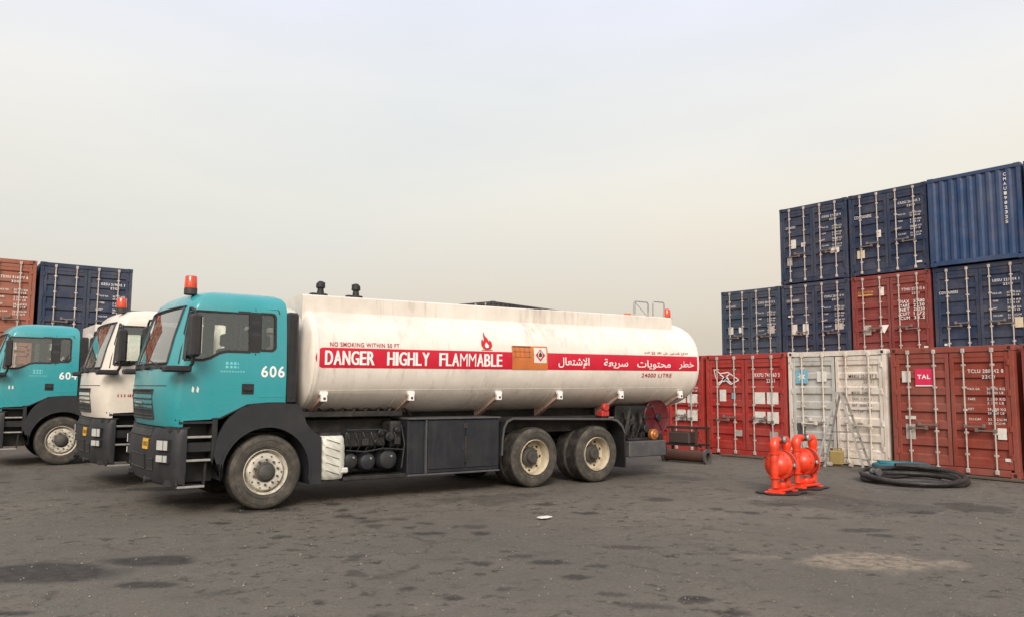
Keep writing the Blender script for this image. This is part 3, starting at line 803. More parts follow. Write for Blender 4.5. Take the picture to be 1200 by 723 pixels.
    def braces():
        mb=MB()
        for i,x in enumerate((.84,2.27,3.93,5.25,6.73,8.35)):
            z=1.49+.006*x
            for sg in(0,1):
                m=MB()
                m.mi=0;vs=[(x-.04,.12,z-.01),(x+.04,.12,z-.01),(x+.04,.80,1.16),(x-.04,.80,1.16),(x-.05,.12,z+.02),(x+.05,.12,z+.02),(x+.05,.80,1.30),(x-.05,.80,1.30)]
                m.add(vs,[(0,1,2,3),(4,7,6,5),(0,4,5,1),(1,5,6,2),(2,6,7,3),(3,7,4,0)])
                m.mi=1;m.box(x-.045,x+.045,.085,.15,z-.045,z+.045,.006);m.box(x-.06,x+.06,.10,.15,z+.045,z+.10,.006)
                m.mi=2;m.cyl((x,.082,z),.02,.01,'y',10)
                if sg: m.v=mirror_y(m.v)
                n=len(mb.v);mb.v+=m.v;mb.f+=[tuple(q+n for q in f) for f in m.f];mb.m+=m.m
        return mb.mesh('tank_brace',[mat['brace'],mat['white_vinyl'],mat['dark_print']])
    P('tank_brace','braces',braces,tank)
    if main:
        mb=MB()
        z0,z1=1.925,2.215
        xs=[.64,.655,.70,.74]+[.74+ (8.71-.74)*i/60 for i in range(1,61)]
        def bf(u,v):
            i=int(round(u*(len(xs)-1)));x=xs[i];k=[0,.35,.85,1][i] if i<4 else 1
            return tk(x,2.07+(v-.5)*(z1-z0)*max(k,.02),.004)
        mb.grid(bf,len(xs),9);band=mb.build('hazard_band',mat['red_band'],tank)
        f=lambda u,v:tk(u,v,.009)
        mb=MB()
        for k,dx in enumerate((-.007,0,.007)):
            g_=lambda u,v,k=k,dx=dx:tk(u+dx,v,.008+.0012*k)
            put_word(mb,'DANGER',.79,1.56,1.968,2.172,g_,.006);put_word(mb,'HIGHLY',1.78,2.50,1.968,2.172,g_,.006);put_word(mb,'FLAMMABLE',2.69,3.89,1.968,2.172,g_,.003)
        AR=[('\ufea7\ufec4\ufeae',8.17,8.60,1.96,2.12),                                     # khatar
            ('\ufee3\ufea4\ufe98\ufeee\ufef3\ufe8e\ufe95',7.02,7.93,1.945,2.125),            # muhtawayat
            ('\ufeb3\ufeae\ufef3\ufecc\ufe94',6.17,6.78,1.955,2.135),                        # sariat
            ('\ufe8d\ufef9\ufeb7\ufe98\ufecc\ufe8e\ufedd',5.10,5.82,1.95,2.145)]             # al-ishtial
        for w,a,c,d,e in AR: put_text(mb,arabic(w),a,c,d,e,f,.012)
        mb.build('band_lettering',mat['white_vinyl'],tank,0)
        mb=MB();put_text(mb,'NO SMOKING WITHIN 50 FT',.86,1.98,2.232,2.298,f,.014);put_text(mb,'24000 LITRE',7.16,7.98,1.80,1.875,f,.014)
        words=['\ufee3\ufee4\ufee8\ufeee\ufec9','\ufe8d\ufedf\ufe98\ufeaa\ufea7\ufef4\ufee6','\ufecb\ufee0\ufef0','\ufe91\ufecc\ufeaa','50','\ufed7\ufeaa\ufee1']
        xx=8.45
        for w,wd in zip(words,(.2,.28,.13,.12,.1,.14)):
            put_text(mb,arabic(w) if w!='50' else w,xx-wd,xx,2.235,2.295,f,.012);xx-=wd+.05
        mb.build('small_lettering',mat['red_text'],tank,0)
        # flame symbol
        mb=MB()
        fl=[(.0,.0),(-.08,.01),(-.13,.07),(-.12,.14),(-.08,.19),(-.075,.13),(-.05,.17),(-.045,.24),(-.01,.30),(.0,.22),(.04,.19),(.06,.13),(.085,.17),(.12,.12),(.125,.06),(.08,.01)]
        inner=[(-.01,.02),(-.05,.05),(-.045,.09),(-.01,.14),(.02,.10),(.045,.07),(.03,.03)]
        mb.add([f(3.60+x*.85,2.245+z) for x,z in fl],[tuple(range(len(fl)))])
        mb.mi=1;mb.add([tk(3.60+x*.85,2.255+z*.8,.012) for x,z in inner],[tuple(range(len(inner)))])
        mb.mi=0;mb.add([f(3.49,2.232),f(3.71,2.232),f(3.71,2.242),f(3.49,2.242)],[(0,1,2,3)])
        mb.build('flame_symbol',[mat['label_red'],mat['white_vinyl']],tank,0)
        # orange plate with a diamond label
        mb=MB()
        def q(x0,x1,za,zb,off,mi):
            mb.mi=mi;mb.grid(lambda u,v:tk(x0+(x1-x0)*u,za+(zb-za)*v,off),5,7)
        q(4.10,4.86,1.925,2.325,.011,0)
        for k in range(4): q(4.16+k*.10,4.166+k*.10,2.13,2.31,.013,2)
        q(4.12,4.50,2.22,2.228,.013,2);q(4.12,4.50,2.13,2.136,.013,2);q(4.12,4.5,2.30,2.318,.013,2)
        q(4.56,4.83,2.04,2.30,.0135,1)
        mb.mi=3;c=(4.695,2.17);mb.add([tk(c[0]+a*.105,c[1]+b*.105,.016) for a,b in((0,-1),(1,0),(0,1),(-1,0))],[(0,1,2,3)])
        mb.mi=2;mb.add([tk(c[0]+a*.04,c[1]+.015+b*.04,.018) for a,b in((-.7,-1),(.7,-1),(1,0),(0,1.2),(-1,0))],[(0,1,2,3,4)])
        mb.build('hazard_plate',[mat['orange_panel'],mat['sticker'],mat['dark_print'],mat['label_red']],tank,0)
    # fittings on the top
    def vent():
        mb=MB()
        for x,s in((.92,1),(1.50,-1)):
            z=3.0+SL*x;mb.cyl((x,.55,z+.02),.11,.05,'z',16,.01);mb.lathe([(.06,.02),(.05,.08),(.045,.12),(.07,.14),(.065,.20),(.03,.235),(0,.24)],(x,.55,z),'z',14)
            mb.box(x-.16,x+.02,.5,.6,z+.0,z+.05,.01)
            mb.bar((x,.55,z+.12),(x+s*.06,.55,z+.22),.03,.03)
        return mb.mesh('vent_valve',mat['rubber'])
    P('vent_valve','vent',vent,tank)
    def hoops():
        mb=MB()
        for x0,x1,h in((7.46,7.86,.30),(8.00,8.32,.33)):
            z=3.0+SL*8;mb.tube([(x0-.0,.5,z),(x0+.0,.5,z+h-.03),(x0+.03,.5,z+h),(x1-.03,.5,z+h),(x1,.5,z+h-.03),(x1,.5,z)],.014,8)
        mb.tube([(7.5,.5,3.15),(7.5,.5,3.38),(7.84,.5,3.12)],.008,6)
        return mb.mesh('hand_rail',mat['alu'])
    P('hand_rail','hoops',hoops,tank)
    def rb():
        mb=MB();z=3.0+SL*8.3;mb.box(8.32,8.46,.40,.62,z-.03,z+.02,.01);mb.mi=1;mb.lathe([(.075,.02),(.078,.05),(.07,.17),(.05,.2),(0,.205)],(8.40,.5,z),'z',20)
        mb.mi=2;mb.box(7.20,7.35,.44,.52,3.09,3.15,.015)
        return mb.mesh('rear_beacon',[mat['beacon_base'],mat['beacon'],mat['amber']])
    P('rear_beacon','rb',rb,tank)
    # rear end
    def rear():
        mb=MB();mb.box(6.86,7.84,.03,.5,.40,.69,.015);mb.mi=1;mb.box(7.82,7.95,.1,2.3,.46,.60,.02);mb.box(6.8,7.8,.5,.8,.45,.6)
        mb.bar((6.78,.05,.8),(7.05,.2,1.33),.05,.04);mb.box(6.9,7.7,.45,.5,.72,1.35,.01);mb.box(7.0,7.6,.2,.5,.695,.74,.01)
        return mb.mesh('rear_locker',[mat['grey'],mat['chassis']])
    P('rear_locker','rear',rear)
    def pipes():
        mb=MB()
        for k in range(3): mb.tube([(7.02+k*.20,.30,.75),(7.02+k*.20,.30,.95+.06*k),(7.06+k*.20,.34,1.12),(7.12+k*.20,.45,1.22),(7.2+k*.2,.62,1.3)],.028+.006*k,12)
        for k in range(4): mb.tube([(6.95+k*.13,.22,.74),(6.97+k*.13,.18,.86+.05*(k%2)),(7.05+k*.14,.22,.98),(7.2+k*.12,.3,1.02)],.014,8)
        mb.box(7.0,7.2,.24,.34,.98,1.10,.02);mb.cyl((7.5,.28,1.12),.05,.1,'y',12,.01);mb.bar((6.86,.2,1.30),(7.7,.2,1.34),.03,.03)
        mb.cyl((7.4,.2,.92),.07,.18,'y',16,.01);mb.mi=1;mb.cyl((7.62,.16,.80),.105,.12,'y',20,.02);mb.cyl((7.62,.09,.80),.06,.04,'y',16,.01)
        return mb.mesh('discharge_pipework',[mat['chassis'],mat['brass']])
    P('discharge_pipework','pipes',pipes)
    def reel():
        mb=MB();c=(8.0,.20,1.12)
        for y0 in(.25,.62): mb.lathe([(.05,y0-.012),(.30,y0-.012),(.335,y0-.03),(.35,y0-.02),(.35,y0+.01),(.05,y0+.012)],c,'y',36)
        for k in range(6):
            a=k*math.pi/3;mb.bar((8.0,.432,1.12),(8.0+.31*math.cos(a),.432,1.12+.31*math.sin(a)),.02,.035)
        mb.mi=1;mb.cyl((8.0,.64,1.12),.22,.36,'y',28);mb.cyl((8.0,.40,1.12),.07,.08,'y',16,.01)
        for k in range(7): mb.lathe([(.22,.28+k*.048),(.255,.304+k*.048),(.22,.328+k*.048)],c,'y',28)
        mb.box(7.95,8.05,.30,.8,.60,.80,.01);mb.bar((7.7,.45,.62),(8.2,.45,.62),.1,.08)
        
        return mb.mesh('hose_reel',[mat['maroon'],mat['black']])
    P('hose_reel','reel',reel)
    def rbox():
        mb=MB();mb.box(6.28,6.46,.14,.30,1.16,1.27,.015);mb.cyl((6.37,.16,1.33),.075,.09,'y',18,.015);mb.box(6.33,6.41,.13,.2,1.25,1.3,.01)
        return mb.mesh('red_equipment_box',mat['red_box'])
    P('red_equipment_box','rbox',rbox)
    if number:
        mb=MB();f=lambda u,v:side(u,v,.004)
        put_text(mb,number,-.115,.215,1.785,1.945,f,.020);mb.build('fleet_number',mat['white_vinyl'],cab,0)
        mb=MB()
        for x0,x1 in((-.60,-.555),(-.54,-.50),(-.49,-.45),(-.44,-.42)):
            for k in range(2): side_panel(mb,[(x0,1.90+k*.05),(x1,1.90+k*.05),(x1-.01,1.935+k*.05),(x0+.008,1.935+k*.05)],.003,.004)
        for k in range(9): side_panel(mb,[(-.66+k*.037,1.845),(-.635+k*.037,1.845),(-.638+k*.037,1.865),(-.658+k*.037,1.865)],.003,.004)
        mb.mi=1
        for k in range(2): side_panel(mb,[(-1.02+k*.06,1.59),(-.995+k*.06,1.57),(-.985+k*.06,1.63),(-1.01+k*.06,1.66)],.003,.004)
        mb.build('door_emblem',[mat['pale_teal'],mat['faded_white']],cab,0)
    else:
        mb=MB();x=-1.02
        random.seed(3)
        for row,(x0,x1,z) in enumerate(((-1.05,-.32,1.475),(-.78,-.50,1.40))):
            x=x0
            while x<x1:
                w=random.uniform(.018,.03);side_panel(mb,[(x,z),(x+w,z),(x+w-.004,z+.045),(x+.003,z+.045)],.003,.004);x+=w+random.choice((.008,.008,.03))
        mb.build('door_lettering',mat['red_text'],cab,0)
    return T
TY=-.0255
make_truck((4.06,10.795,0),TY,'teal','teal cab tanker truck with number 606 and long white tank reading DANGER HIGHLY FLAMMABLE','606','rim_cream',True)
make_truck((3.93,14.40,0),TY,'white_cab','cream white cab truck parked between the two teal cabs, red lettering on its door')
make_truck((2.82,19.3,0),TY,'teal','teal cab truck with number 604, parked furthest left beyond the cream cab','604')

# ------------------------------------------------------------------ shipping containers
CW,CH=2.438,2.591
def cont_parts(L):
    """meshes of one container, door face at x=0 looking to -x"""
    w=CW/2;P={}
    mb=MB()
    for y in(-w+.05,w-.05):
        mb.box(.0,.10,y-.045,y+.045,.12,CH-.12,.006);mb.box(L-.10,L,y-.045,y+.045,.12,CH-.12,.006)
        mb.box(.16,L-.16,y-.035,y+.04,.02,.16,.004);mb.box(.16,L-.16,y-.03,y+.03,CH-.09,CH-.01,.004)
    mb.box(.005,.09,-w+.16,w-.16,.02,.15,.006);mb.box(.005,.09,-w+.16,w-.16,CH-.125,CH-.008,.006)
    mb.box(L-.09,L-.005,-w+.16,w-.16,.02,.15,.006);mb.box(L-.09,L-.005,-w+.16,w-.16,CH-.11,CH-.008,.006)
    mb.box(.1,L-.1,-w+.06,w-.06,.10,.13)
    mb.mi=1
    for x0 in(-.003,L-.175):
        for y0 in(-w-.002,w-.160):
            for z0 in(0,CH-.118): mb.box(x0,x0+.178,y0,y0+.162,z0,z0+.118,.008)
    mb.mi=2
    for z in(.06,CH-.06):
        for y in(-w+.08,w-.08): mb.box(-.006,-.001,y-.03,y+.03,z-.032,z+.032,.0)
    P['frame']=mb
    def corr(n0,n1,step,depth):
        u=[];x=n0
        while x<n1-step*.9:
            u+=[(x,0),(x+step*.25,0),(x+step*.45,depth),(x+step*.75,depth),(x+step*.95,0)];x+=step
        u.append((n1,0));return u
    cu=corr(.1,L-.1,.278,.036)
    for sg in(-1,1):
        mb=MB();vs=[(x,sg*(w-.012-d),z) for x,d in cu for z in(.15,CH-.08)]
        mb.add(vs,[(2*i,2*i+2,2*i+3,2*i+1) for i in range(len(cu)-1)])
        P['side_wall%d'%sg]=mb
    mb=MB();ce=corr(-w+.1,w-.1,.25,.04);vs=[(L-.015-d,y,z) for y,d in ce for z in(.15,CH-.1)]
    mb.add(vs,[(2*i,2*i+1,2*i+3,2*i+2) for i in range(len(ce)-1)]);P['end_wall']=mb
    mb=MB();cr=corr(.1,L-.1,.2,.02);vs=[(x,y,CH-.012-d) for x,d in cr for y in(-w+.08,w-.08)]
    mb.add(vs,[(2*i,2*i+1,2*i+3,2*i+2) for i in range(len(cr)-1)]);P['roof']=mb
    def door(sg):
        mb=MB();a,b=(.012,w-.105) if sg>0 else (-w+.105,-.012);z0,z1=.165,CH-.14
        fr=.075
        mb.box(.012,.06,a,a+fr,z0,z1,.004);mb.box(.012,.06,b-fr,b,z0,z1,.004);mb.box(.012,.06,a+fr,b-fr,z0,z0+.09,.004);mb.box(.012,.06,a+fr,b-fr,z1-.09,z1,.004)
        z=z0+.09;pr=[(z,.022)];H=(z1-.09)-z;n=6;st=H/n
        for k in range(n):
            zz=z+k*st
            if k==n-1: pr+=[(zz+st*.15,.022),(zz+st*.28,.074),(zz+st*.6,.074),(zz+st*.73,.022)]
            else: pr+=[(zz+st*.25,.022),(zz+st*.37,.074),(zz+st*.72,.074),(zz+st*.84,.022)]
        pr.append((z1-.09,.022))
        vs=[(x,y,zq) for zq,x in pr for y in(a+fr,b-fr)];mb.add(vs,[(2*i,2*i+1,2*i+3,2*i+2) for i in range(len(pr)-1)])
        mb.box(.062,.075,a,b,z0,z1)
        mb.mi=1                         # gasket and hinges
        mb.box(.02,.04,a-.011,a-.001,z0,z1);mb.box(.02,.04,b+.001,b+.011,z0,z1);mb.box(.02,.04,a,b,z1+.001,z1+.013);mb.box(.02,.04,a,b,z0-.013,z0-.001)
        mb.mi=0
        e=b if sg>0 else a
        for zz in(.4,.95,1.65,2.25): mb.box(-.012,.02,e-.02+(0.0),e+.03,zz-.06,zz+.06,.006)
        return mb
    P['door1']=door(1);P['door-1']=door(-1)
    def bar(y,sg):
        mb=MB();mb.tube([(-.022,y,.10),(-.022,y,CH-.07)],.0165,8)
        for z in(.10,CH-.10): mb.box(-.045,.004,y-.035,y+.035,z-.045,z+.045,.008)
        for z in(.42,.85,1.3,1.75,2.2): mb.box(-.03,.014,y-.04,y+.04,z-.022,z+.022,.005)
        return mb
    for i,(y,sg) in enumerate(((.29,1),(.83,1),(-.29,-1),(-.83,-1))): P['bar%d'%i]=bar(y,sg)
    def hnd(sg):
        mb=MB()
        for k,y in enumerate((.29,.83)):
            z=.98 if k==0 else .90
            mb.bar((-.05,sg*y,z),(-.05,sg*(y+(-.0 if k else 0)+(.34 if k==0 else -.34)),z+.0),.014,.028);mb.box(-.055,-.02,sg*y-.035,sg*y+.035,z-.035,z+.035,.006)
            mb.box(-.06,.0,sg*(y+(.34 if k==0 else -.34))-.03,sg*(y+(.34 if k==0 else -.34))+.03,z-.03,z+.05,.006)
        return mb
    P['handle1']=hnd(1);P['handle-1']=hnd(-1)
    return P
_cp=cont_parts(6.058)
def container(x,y,z,rz,paint,label,marks=None,group=None,num=None,lettercol='faded_white',bars='lockbar',hcol='handle'):
    o=empty('shipping_container',(x,y,z),rz);tag(o,label,'container',group)
    pm=CP[paint];bm_=CP[bars] if bars in CP else mat[bars]
    def part(name,key,parent,ms):
        me=cached('cont_'+key,lambda:_cp[key].mesh(name,ms,25));q=link(name,me,parent)
        for q_ in EXTRA[q.name]:
            for i,m in enumerate(ms):
                if i<len(q_.material_slots): q_.material_slots[i].link='OBJECT';q_.material_slots[i].material=m
        return q
    part('frame','frame',o,[pm,pm,mat['rubber']])
    part('side_wall','side_wall-1',o,[pm]);part('side_wall','side_wall1',o,[pm]);part('end_wall','end_wall',o,[pm]);part('roof','roof',o,[pm])
    d={}
    for sg in(1,-1):
        d[sg]=part('door','door%d'%sg,o,[pm,mat['rubber']])
        for i in((0,1) if sg>0 else (2,3)): part('locking_bar','bar%d'%i,d[sg],[bm_])
        part('door_handle','handle%d'%sg,d[sg],[mat['handle'] if bars=='lockbar' else bm_])
    f=lambda u,v:(.012,-u,v)      # u to the right as seen from outside
    # marks: ('t',text,u0,u1,v0,v1,colour) / ('r',u0,u1,v0,v1,colour) / ('p',poly,colour)
    by={}
    if num:
        n1,n2=num
        by.setdefault((lettercol,-1),[]).extend([('t',n1,.36,1.02,2.04,2.115),('t',n2,.62,.86,1.93,1.995)])
        for k,(a,b_) in enumerate((('MAX.GR.','30.480 KG'),('TARE','2.230 KG'),('NET','28.250 KG'),('CU.CAP.','33.2 CU.M'))):
            zz=1.70-k*.20
            by[(lettercol,-1)]+= [('t',a,.34,.34+.035*len(a),zz,zz+.045),('t',b_,.70,1.03,zz,zz+.05),('t',b_.replace('KG','LB'),.70,1.0,zz-.075,zz-.028)]
    for m in(marks or []):
        c=m[-1];u=m[2] if m[0]=='t' else (m[1] if m[0]=='r' else m[1][0][0])
        by.setdefault((c,1 if u<0 else -1),[]).append(m)
    for (c,sg),ms in by.items():
        mb=MB()
        for m in ms:
            if m[0]=='t': vs,fs=txt2d(m[1],.012);mb.add([(.004 if c=='white_vinyl' else .008,-(m[2]+(m[3]-m[2])*a),m[4]+(m[5]-m[4])*b) for a,b in vs],fs)
            elif m[0]=='r': mb.box(.0105,.020,-m[2],-m[1],m[3],m[4])
            else: mb.add([(.006,-a,b) for a,b in m[1]],[tuple(range(len(m[1])))])
        mb.build('lettering' if any(m[0]=='t' for m in ms) else 'sticker',mat[c],d[sg],0)
    return o
XF,XB=17.16,23.58
def cy(left,i): return left-CW/2
# --- front row (ground)
Y0=[13.90,11.40,8.86]
grp='containers on the ground in the front row'
def R4(c,*q): return [('r',*r,c) for r in q]
container(XF,Y0[0]+.10+CW/2,0,0,'red','red container half hidden behind the tanker, leftmost of the ground row',R4('sticker',(.30,.60,1.32,1.56),(.66,1.0,1.32,1.56),(.3,.6,.84,1.12),(.66,1.0,.84,1.12)),grp,('KKTU 742160 5','22G1'))
swoosh=[]
def line(p,q,w):
    d=math.dist(p,q);nx,ny=-(q[1]-p[1])/d*w/2,(q[0]-p[0])/d*w/2
    return ('p',[(p[0]+nx,p[1]+ny),(q[0]+nx,q[1]+ny),(q[0]-nx,q[1]-ny),(p[0]-nx,p[1]-ny)],'white_vinyl')
S=[(-.95,2.22),(-.74,2.10),(-.50,2.13),(-.16,1.93),(-.42,1.82),(-.62,1.95),(-.80,1.80),(-.90,2.0),(-.95,2.22)]
sw=[line(a,b,.025) for a,b in zip(S,S[1:])]+[line((-.76,2.08),(-.40,1.86),.03),line((-.82,1.84),(-.46,2.08),.03),('p',[(-.70,1.98),(-.52,2.03),(-.46,1.93),(-.66,1.88)],'white_vinyl')]
container(XF,Y0[0]-CW/2,0,0,'red','bright red container with white bird outline on its left door, beside the white container',
  sw+R4('sticker',(-.78,-.58,1.38,1.68),(.30,.60,1.33,1.62),(.66,.98,1.33,1.62),(.30,.60,.86,1.14),(.66,.98,.86,1.14))+[('r',-.40,-.28,1.44,1.6,'sticker_blue'),('t','KKFU 741860 3',.32,1.04,2.0,2.10,'white_vinyl'),('t','22G1',.66,.90,1.86,1.95,'white_vinyl'),('r',.72,.95,.42,.66,'lockbar'),('r',-.3,-.1,.5,.66,'lockbar')],grp)
star=[('p',[(-.86+.12*(1 if k%2 else .42)*math.cos(k*math.pi/7),2.0+.12*(1 if k%2 else .42)*math.sin(k*math.pi/7)) for k in range(14)],'white_vinyl')]
container(XF,Y0[1]-CW/2,0,0,'white','dirty white container with blue star sticker, behind the stepladder',
  [('r',-1.02,-.70,1.84,2.16,'sticker_blue'),('r',-.46,-.22,1.88,2.12,'sticker')]+[('t','MRKU 251337 2',.34,1.0,1.96,2.04,'dark_print'),('t','22G1',.68,.88,1.84,1.91,'dark_print'),('r',-1.0,-.80,.60,.90,'grey')]
  +[('t',t,.40,.86,z,z+.06,'grey') for t,z in(('MAX.GR.  30480 KG',1.60),('TARE  2180 KG',1.46),('NET  28300 KG',1.32),('CU.CAP.  33.2',1.18))],grp,None,'dark_print','white')
CP['grey_white']=M('greyish_container_paint',(.50,.49,.46),.55,streak=((.3,.2,.13),.6),dirt=((.25,.22,.18),.5,2.2),bump=(.2,4),fine=.08);fade(CP['grey_white'])
# the star sits on its sticker
mbs=MB();mbs.add([(.0085,.86-.12*(1 if k%2 else .42)*math.cos(k*math.pi/7),2.0+.12*(1 if k%2 else .42)*math.sin(k*math.pi/7)) for k in range(14)],[tuple(range(14))])
wc=[o for o in COL.objects if o.name.startswith('shipping_container')][-1]
wd=[c for c in wc.children if c.name.startswith('door')][0]
mbs.build('star_print',mat['white_vinyl'],wd,0)
wd.material_slots[0].material=CP['grey_white']
tal=container(XF,Y0[2]-CW/2,0,0,'brown','brown red container with pink red TAL sticker, right of the white container',
  [('r',-.70,-.33,1.80,2.14,'sticker_pink'),('r',-.98,-.80,1.86,2.10,'sticker'),('r',-.94,-.72,1.08,1.15,'sticker'),('r',-.94,-.74,.66,.98,'lockbar'),('r',.86,1.02,.74,.96,'sticker'),('r',.97,1.10,.32,.38,'sticker')],grp,('TCLU 288942 8','22G1'))
td=[c for c in tal.children if c.name.startswith('door')][0]
mb=MB();
for t_ in [('TAL',-.655,-.385,1.93,2.02)]:
    vs,fs=txt2d(t_[0],.03);mb.add([(.0088,-(t_[1]+(t_[2]-t_[1])*a),t_[3]+(t_[4]-t_[3])*b) for a,b in vs],fs)
mb.box(.0085,.012,.33,.70,1.775,1.798)
mb.build('sticker_print',mat['white_vinyl'],td,0)
container(XF+.1,Y0[2]-CW-.09-CW/2,0,0,'maroon','dark red container at the right edge of the photo, next to the TAL one',None,grp,('GESU 284410 7','22G1'))
# --- back row
YB=15.84;H2=2.607
cols=[YB+.069+CW/2]+[YB-CW/2-i*(CW+.069) for i in range(4)]
gB='stacked containers behind the front row'
def bl(z1=1,extra=()):
    return [('t','SHIPPING',-.99,-.62,2.02,2.08,'faded_white')]+list(extra)
# hidden ground tier
for i,(c,p) in enumerate(zip(cols,('steel','blue','blue','brown','blue'))):
    container(XB,c,0,0,p,'container at the bottom of the rear stacks, hidden behind the front row',None,gB+', bottom tier',('CAIU 22%d045 %d'%(i,i+2),'22G1'))
container(XB,cols[0],H2,0,'steel','grey blue container alone on the left end of the second tier',[('r',-.92,-.72,1.05,1.30,'sticker'),('r',-.48,-.36,1.08,1.28,'sticker'),('r',.74,.98,1.0,1.25,'lockbar'),('t','CONTAINERS',-1.0,-.6,2.0,2.07,'faded_white')],gB,('CAIU 284310 2','22G1'))
container(XB,cols[1],H2,0,'blue','navy container under a three high stack, left of the maroon one',[('r',-.84,-.66,.90,1.25,'sticker'),('r',-.45,-.24,.90,1.25,'sticker'),('r',.70,.98,1.0,1.2,'lockbar'),('t','CONTAINERS',-1.02,-.55,2.0,2.08,'faded_white'),('t','LEASING',-.4,-.2,1.52,1.57,'faded_white'),('r',-.98,-.8,1.5,1.56,'faded_white')],gB,('CRXU 286113 4','22G1'))
container(XB,cols[2],H2,0,'maroon','maroon container in the middle of the stack with yellow print and white triangle',[('t','CAUTION',-1.0,-.52,2.06,2.12,'sticker_yellow'),('r',-1.0,-.54,1.98,2.02,'sticker_yellow'),('r',-.32,-.18,1.95,2.2,'sticker'),('r',-.86,-.62,.78,1.08,'lockbar'),('p',[(-.36,1.06),(-.06,1.06),(-.21,.80)],'white_vinyl'),('r',.95,1.08,.32,.38,'sticker'),('t','TTNU 327415 6',.36,1.04,2.02,2.11,'faded_white'),('t','22G1',.66,.88,1.90,1.97,'faded_white')]+[('t',q_,u_,w_,1.66-k_*.12,1.75-k_*.12,'white_vinyl') for k_,(a_,b_) in enumerate((('MAX','30480'),('TARE','2230'),('NET','28250'),('CUFT','1172'),('CUM','33.2'))) for q_,u_,w_ in((a_,.30,.58),(b_,.70,1.02))],gB)
container(XB,cols[3],H2,0,'blue','dark navy container with cream sticker, below the corrugated blue end wall',[('t','CONTAINERS',-1.06,-.55,1.82,1.90,'faded_white'),('r',.86,1.06,.78,1.05,'sticker_cream'),('r',-.98,-.86,.36,.42,'faded_white')],gB,('UESU 223704 1','22G1'))
container(XB,cols[1],2*H2,0,'blue','navy container topmost on the left stack, with scattered white stickers',[('r',-.80,-.62,1.18,1.48,'sticker'),('r',-.42,-.28,1.2,1.34,'sticker'),('r',-.96,-.78,.62,.88,'lockbar'),('r',.62,.92,.86,1.02,'sticker'),('t','CONTAINERS',-1.0,-.62,1.86,1.94,'faded_white')],gB,('CRXU 273820 9','22G1'))
container(XB,cols[2],2*H2,0,'blue','dark blue container resting on top of the maroon one',[('t','CONTAINERS',-1.03,-.48,1.80,1.9,'faded_white'),('r',-.34,-.20,1.14,1.36,'sticker'),('r',-.98,-.74,.55,.80,'sticker_cream'),('r',.84,1.0,.22,.27,'sticker')],gB,('CRXU 261045 3','22G1'))
ce=container(XB+6.058-.10,cols[3]-.0,2*H2,math.pi,'royal','bright blue container showing its closed corrugated end, highest on the right',None,gB,('CMAU 198232 5','22G1'))
container(XB,cols[4],H2,0,'blue','navy container at the right edge of the photo in the second tier',None,gB,('UESU 240118 8','22G1'))
container(XB-.05,cols[4],2*H2,0,'steel','dark container corner at the extreme right edge, top tier',None,gB,('UESU 240511 0','22G1'))
ew=[c for c in ce.children if c.name.startswith('end_wall')][0]
mb=MB()
for i,ch in enumerate('CMAU1982325'):
    vs,fs=txt2d(ch,.02);z=2.28-i*.13;mb.add([(6.058-.012,.80+.07*a if False else .80+.07*(a),z+.09*b) for a,b in vs],fs)
mb.build('lettering',mat['faded_white'],ew,0)
# --- left group, doors facing the camera (-y)
XL,YL=5.46,26.16
gL='two high containers behind the parked trucks on the left'
container(XL-CW/2,YL,0,math.pi/2,'blue','navy container on the ground behind the trucks at left, under another',None,gL,('GESU 220114 6','22G1'))
container(XL-CW-.09-CW/2,YL,0,math.pi/2,'rustred','rusty red container on the ground behind the teal cab, under another',None,gL,('TEXU 510443 6','22G1'))
container(XL-CW/2,YL,H2-.02,math.pi/2,'blue','navy container on top at left, above the cream cab beacon',None,gL,('GESU 219085 3','22G1'),'white_vinyl')
container(XL-CW-.09-CW/2,YL,H2-.02,math.pi/2,'rustred','faded rust red container on top at the left edge of the photo',None,gL,('TEXU 514377 8','22G1'),'white_vinyl')
# --- far containers
gF='far containers beyond the tanker trucks'
container(18.74+3.0,25.78+CW/2,0,0,'dark','dark container far behind the tanker, hidden under another',None,gF,('XINU 118032 4','22G1'))
container(18.74,25.78+CW/2,H2-.04,0,'dark','dark container whose roof corner peeks above the middle of the white tank',None,gF,('XINU 118577 1','22G1'))
container(8.9,40.3,0,math.pi/2,'grey','grey container far behind the cream cab, hidden under another',None,gF,('XINU 120032 4','22G1'))
container(8.9,40.3,H2-.01,math.pi/2,'grey','grey container whose roof edge shows above the cream cab roof',None,gF,('XINU 120577 1','22G1'))
for o in COL.objects:
    if o.name.startswith('shipping_container') and (abs(o.location.x-21.74)<.01 or abs(o.location.x-18.74)<.01):
        a_=R(13);o.location.x=18.74-CW/2*math.sin(a_);o.location.y=25.78+CW/2*math.cos(a_);o.rotation_euler[2]=a_

